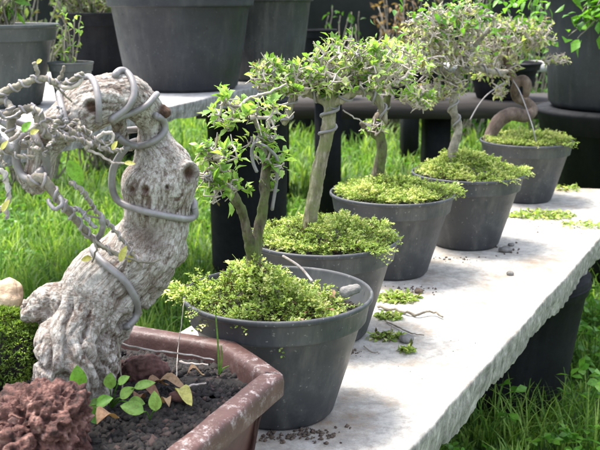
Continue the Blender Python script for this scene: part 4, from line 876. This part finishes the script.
# dirt crumbs
mb = MB(); X = []; Yy = []; S = []
for u, v, n, ru, rv, s in ((285, 438, 90, 60, 6, .0030), (350, 352, 40, 10, 5, .0022), (412, 290, 50, 26, 5, .0022), (430, 360, 14, 60, 40, .0010), (508, 250, 26, 12, 5, .003), (450, 259, 40, 40, 3, .0022), (540, 225, 40, 50, 12, .0018), (320, 433, 40, 30, 6, .0026)):
    for _ in range(n):
        p = PZ(u+random.gauss(0, .5)*ru, v+random.gauss(0, .5)*rv, 0); X.append(p[0]); Yy.append(p[1]); S.append(s*random.uniform(.4, 1.4))
X, Yy, S = map(np.array, (X, Yy, S)); k = (X < .135+.60*(Yy-1.04)-.015); X, Yy, S = X[k], Yy[k], S[k]
crumbs(mb, X, Yy, S*.4, S); solo('dirt', mb, M['dirt'], 'scattered dark soil crumbs on the white slab around the pot feet', 'dirt', (0, 0, 0), kind='stuff', smooth=False)

# ================================================================== BACK BENCH AND NURSERY POTS
zt = .27; a = PZ(167, 107, zt); b = PZ(288, 79, zt); d = nrm((b-a)[:2]); nl = np.array([-d[1], d[0]])
near = a[:2]-d*1.1; far = b[:2]+d*.02
slab('rear_bench_top', M['slab2'], 'grey concrete slab behind the bonsai row carrying the big dark nursery pots', 'slab', near+nl*.95, far+nl*.95, near, far, zt, .04, 8.3, .004, .02)
pc = PZ(252, 262, GZ); barrel('support_tub', (float(pc[0]), 2.96, GZ), .115, .13, .575, M['potK'], 'tall black tub under the end of the grey slab, behind the nearest bonsai')
barrel('support_tub', (-1.02, 2.0, GZ), .10, .13, .575, M['potK'], 'black tub under the left end of the grey slab')
def stem_plant(parent, c, n, H, spread, mat, L, W, per=14, tint=.5, thick=.003, lean=0):
    mb = MB(); lm = MB()
    for _ in range(n):
        a = random.uniform(0, 6.28); r = random.uniform(.1, 1)*spread*.35; top = np.array(c)+np.array([math.cos(a)*random.uniform(.3, 1)*spread+lean, math.sin(a)*random.uniform(.3, 1)*spread, H*random.uniform(.5, 1.1)])
        b0 = np.array(c)+np.array([math.cos(a)*r, math.sin(a)*r, 0]); P = wob_path([b0, (b0+top)/2+rng.normal(size=3)*H*.08, top], H*.008, 5)
        tube(mb, P, np.linspace(thick, thick*.4, len(P)), 5); k = rng.integers(2, len(P), per); 
        D = nrm(rng.normal(size=(per, 3))+np.array([0, 0, .35])); LL = L*rng.uniform(.6, 1.3, per)
        leaves(lm, P[k]+rng.normal(size=(per, 3))*L*.3, D, LL, LL*W, np.clip(rng.normal(tint, .25, per), 0, 1))
    stm = part('stem', mb, M['twigg'], parent); part('foliage', lm, mat, stm)
def nursery(u, vb, z, Y, R, H, mat, label, plant=None, name='nursery_pot', base=.68, band=.2):
    c = (float((u-300)/F*(Y*c_+(HC-z)*s_)), Y, z); t = thing(name, label, 'plant pot', c, 'nursery pots in the background')
    pot(t, c, R, H, mat, base=base, band=band, inner=False)
    mb = MB(); lathe(mb, [(0, H*.93), (R*.9, H*.92), (R*.9, H*.9)], c, 40); part('soil', mb, M['soil'], t)
    if plant: plant(t, (c[0], c[1], z+H*.92))
    return t
def pY(v, z): return float(PZ(300, v, z)[1])
nursery(-2, 0, zt, pY(105, zt), .155, .195, M['potG'], 'wide greenish grey pot of leafy stems at the upper left edge',
        lambda t, c: (stem_plant(t, c, 22, .16, .13, M['leafd'], .022, .4, 26, .6), stem_plant(t, (c[0]+.04, c[1], c[2]), 5, .22, .03, M['leafg'], .04, .3, 8)))
nursery(73, 0, zt, 2.32, .055, .105, M['potG'], 'small grey pot with a leafy sprig between the greenish pot and the black tray', lambda t, c: stem_plant(t, c, 6, .12, .035, M['leaf'], .018, .45, 14, .35))
nursery(98, 0, zt, 3.25, .125, .21, M['potK'], 'black box-like pot in shade between the small sprig and the big dark pot', lambda t, c: stem_plant(t, c, 34, .14, .14, M['leafd'], .02, .35, 40, .45), base=.85)
nursery(183, 0, zt, 2.78, .222, .30, M['potB'], 'biggest dark pot on the grey slab, cut off by the top of the picture', lambda t, c: stem_plant(t, c, 12, .4, .18, M['leafg'], .05, .4, 16), base=.72, band=.22)
nursery(262, 0, zt, 3.12, .178, .285, M['pot'], 'large mid grey pot right beside the biggest dark pot', lambda t, c: stem_plant(t, c, 10, .4, .15, M['leafg'], .05, .4, 16), base=.72, band=.13)
# beam shelf
yb = 4.1; z1 = float(PY(300, 103, yb)[2]); z0 = float(PY(300, 119, yb)[2])
def board(name, x0, x1, y0, y1, z0, z1, mat, label, cat, tilt=0):
    mb = MB(); n = 40; xs = np.linspace(x0, x1, n); rows = []
    for x in xs:
        o = .004*noise.noise(Vector((x*7, y0, z0))); o2 = .003*noise.noise(Vector((x*11, y0, 5))); zz = tilt*(x-x0)
        rows.append([(x, y0+o, z0+zz+o2), (x, y0+o, z1+zz+o), (x, y1, z1+zz+o), (x, y1, z0+zz)])
    V = np.array(rows).reshape(-1, 3); i = np.arange(n-1)[:, None]*4; j = np.arange(4)[None]; jj = (j+1) % 4
    mb.add(V, np.stack([i+j, i+jj, i+4+jj, i+4+j], -1).reshape(-1, 4)); mb.f.append(np.array([[3, 2, 1, 0], [(n-1)*4, (n-1)*4+1, (n-1)*4+2, (n-1)*4+3]]))
    return solo(name, mb, mat, label, cat, (0, 0, 0), smooth=False)
SH = board('plank_shelf', -.45, 1.30, yb, yb+.45, z0, z1, M['beam'], 'long weathered brown plank shelf behind the bonsai row, above the grass', 'shelf')
for x in (-.1, .62):
    mb = MB(); box(mb, (x-.05, yb+.1, GZ-.01), (x+.05, yb+.35, z0-.004)); part('leg', mb, M['potK'], SH, False)
for u, r, h, lb in ((332, .09, .15, 'black pot on the plank shelf behind the light green crown'), (412, .12, .13, 'black pot on the plank shelf left of the bleached crown'), (502, .17, .16, 'wide black pot on the plank shelf behind the looping brown trunk')):
    nursery(u, 0, z1+.002, yb+.2, r, h, M['potK'], lb, lambda t, c: stem_plant(t, c, 10, .12, .09, M['leafd'], .03, .4, 12, .5))
nursery(317, 0, zt-.02, 3.75, .077, .16, M['potK'], 'small black empty-looking pot beside the large mid grey pot, in shade', base=.8)
mb = MB(); box(mb, (-.03, 3.58, zt-.05), (.26, 3.98, zt-.022)); SH = solo('shelf_board', mb, M['beam'], 'small board carrying the small black pot behind the light green crown', 'shelf', (.1, 3.8, zt-.05))
mb = MB(); box(mb, (.06, 3.65, GZ-.01), (.16, 3.9, zt-.0505)); part('leg', mb, M['potK'], SH, False)
# second shelf higher and farther
ys = 5.0; za = float(PY(300, 72, ys)[2]); zb = float(PY(300, 60, ys)[2])
SH = board('plank_shelf', .55, 1.5, ys, ys+.4, za, za+.035, M['slab2'], 'pale narrow shelf board high behind the farthest bonsai', 'shelf')
for x in (.6, 1.42):
    mb = MB(); box(mb, (x-.04, ys+.08, GZ-.01), (x+.04, ys+.3, za-.004)); part('leg', mb, M['potK'], SH, False)
# right-hand pot standing on an upright tub
Yh = 2.98; zh = float(PY(300, 106, Yh)[2])
nursery(612, 0, zh, Yh, .250, .42, M['potB'], 'big dark grey pot of broad green leaves at the right edge on a black tub',
        lambda t, c: (stem_plant(t, (c[0]-.06, c[1]-.235, c[2]-.01), 26, -.15, .19, M['leafg'], .05, .5, 14, .5, .003), stem_plant(t, (c[0]-.02, c[1]-.04, c[2]), 34, .15, .21, M['leafg'], .045, .5, 14, .6, .005)), base=.78, band=.2)
tt = thing('support_tub', 'broad black rimmed tub under the big pot at the right edge', 'tub', (.985, Yh, GZ)); cx = float((618-300)/F*(Yh*c_+(HC-zh)*s_)); tt.location.x = cx
Ht = zh-GZ-.003; mb = MB(); lathe(mb, [(0, 0), (.13, 0), (.14, .01), (.185, Ht-.075), (.235, Ht-.07), (.245, Ht-.02), (.252, Ht-.014), (.250, Ht-.004), (.235, Ht), (0, Ht)], (cx, Yh, GZ), 72); part('tub_wall', mb, M['potK'], tt)
# far: shade cloth and shrubs
mb = MB(); n = 120; xs = np.linspace(-6, 7, n); off = .12*np.sin(xs*2.6)+.05*np.sin(xs*9)
V = np.concatenate([np.stack([xs, 8.8+off, np.full(n, GZ-.02)], -1), np.stack([xs, 8.8+off*.5, np.full(n, 1.7)], -1), np.stack([xs, 8.83+off*.5, np.full(n, 1.7)], -1), np.stack([xs, 8.83+off, np.full(n, GZ-.02)], -1)])
i = np.arange(n-1); mb.add(V, np.concatenate([np.stack([i+k*n, i+1+k*n, i+1+((k+1) % 4)*n, i+((k+1) % 4)*n], -1) for k in range(4)]))
solo('shade_cloth_screen', mb, M['cloth'], 'long black shade cloth screen closing the nursery behind everything', 'screen', (0, 8.8, GZ))
def shrub(u, v, Y, H, S, mat, label, L=.05, n=26, per=30, tint=.5, z=None):
    p = PY(u, v, Y); zz = GZ if z is None else z; c = (float(p[0]), Y, zz); t = thing('shrub', label, 'shrub', c, 'shrubs in the nursery background')
    stem_plant(t, c, n, H, S, mat, L, .4, per, tint, .006)
shrub(20, 0, 4.4, 1.05, .35, M['leafd'], 'dull green bushy shrub behind the pot at the upper left edge', .04, 40, 46)
shrub(92, 0, 4.9, 1.1, .3, M['leafd'], 'grey green fuzzy shrub behind the small sprig pot', .035, 40, 46, .6)
shrub(325, 0, 6.8, .8, .3, M['leafg'], 'dark shrub in deep shade right of the large mid grey pot', .05, 12, 14, .0)
shrub(395, 0, 6.4, .86, .14, M['straw'], 'tuft of dry brown straw-like stems behind the light green crown', .05, 36, 14, .2)
shrub(470, 0, 5.9, .96, .28, M['leafg'], 'green shrub behind the bleached crown', .06, 22, 22, .2)
shrub(540, 0, 6.2, .98, .3, M['leafg'], 'broad leaved green shrub left of the big pot at the right edge', .06, 20, 20, .15)
shrub(430, 0, 6.6, .9, .25, M['leafd'], 'low dull shrub in shade between the straw tuft and the bright green shrub', .05, 20, 20, .3)
for u, Y, r, h, lb in ((345, 6.0, .17, .5, 'black pot in deep shade under the dry straw tuft'), (465, 6.3, .2, .5, 'black pot in deep shade beside the pale shelf board'), (300, 6.4, .2, .55, 'black pot in deep shade right of the large mid grey pot'), (130, 5.4, .25, .55, 'black pot far behind the biggest dark pot')):
    nursery(u, 0, GZ, Y, r, h, M['potK'], lb)

# ================================================================== WEEDS RIGHT OF THE SLAB
for u, v, n, L, lb in ((590, 330, 14, .035, 'broad leaved weed at the right edge just below the slab'), (592, 372, 12, .032, 'leafy weed right of the black tub under the slab'), (488, 442, 9, .03, 'round leaved weed in the grass at the bottom in front of the black tub'), (582, 425, 12, .03, 'leafy weed at the lower right corner')):
    p = PZ(u, v, GZ); t = thing('weed', lb, 'weed', tuple(float(x) for x in p), 'weeds in the grass'); mb = MB(); lm = MB()
    for _ in range(n):
        q = p+np.array([random.uniform(-.05, .05), random.uniform(-.05, .05), random.uniform(.04, .13)]); P = smooth_path([p, (p+q)/2+rng.normal(size=3)*.008, q], 4); tube(mb, P, .0011, 5)
        D = nrm(rng.normal(size=(3, 3))*np.array([1, 1, .3])+np.array([0, -.2, .2])); leaves(lm, np.repeat(q[None], 3, 0), D, L*rng.uniform(.6, 1.1, 3), L*.6, rng.uniform(.5, 1, 3), .2, .2)
    part('stem', mb, M['grass'], t); part('foliage', lm, M['leafg'], t)
# longer arching blades in front of the tub and at the left
X = []; 
for u0, u1, v0, v1, n in ((470, 600, 405, 450, 260), (0, 120, 230, 300, 500), (140, 200, 270, 330, 200)):
    for _ in range(n): p = PZ(random.uniform(u0, u1), random.uniform(v0, v1), GZ); X.append(p)
X = np.array(X); solo('long_grass', blades(len(X), (X[:, 0], X[:, 1]), .11, .0030, 1.3, .1), M['grass'], None, None, (0, 0, 0), kind='stuff')
print('verts', sum(len(o.data.vertices) for o in bpy.data.objects if o.type == 'MESH'))
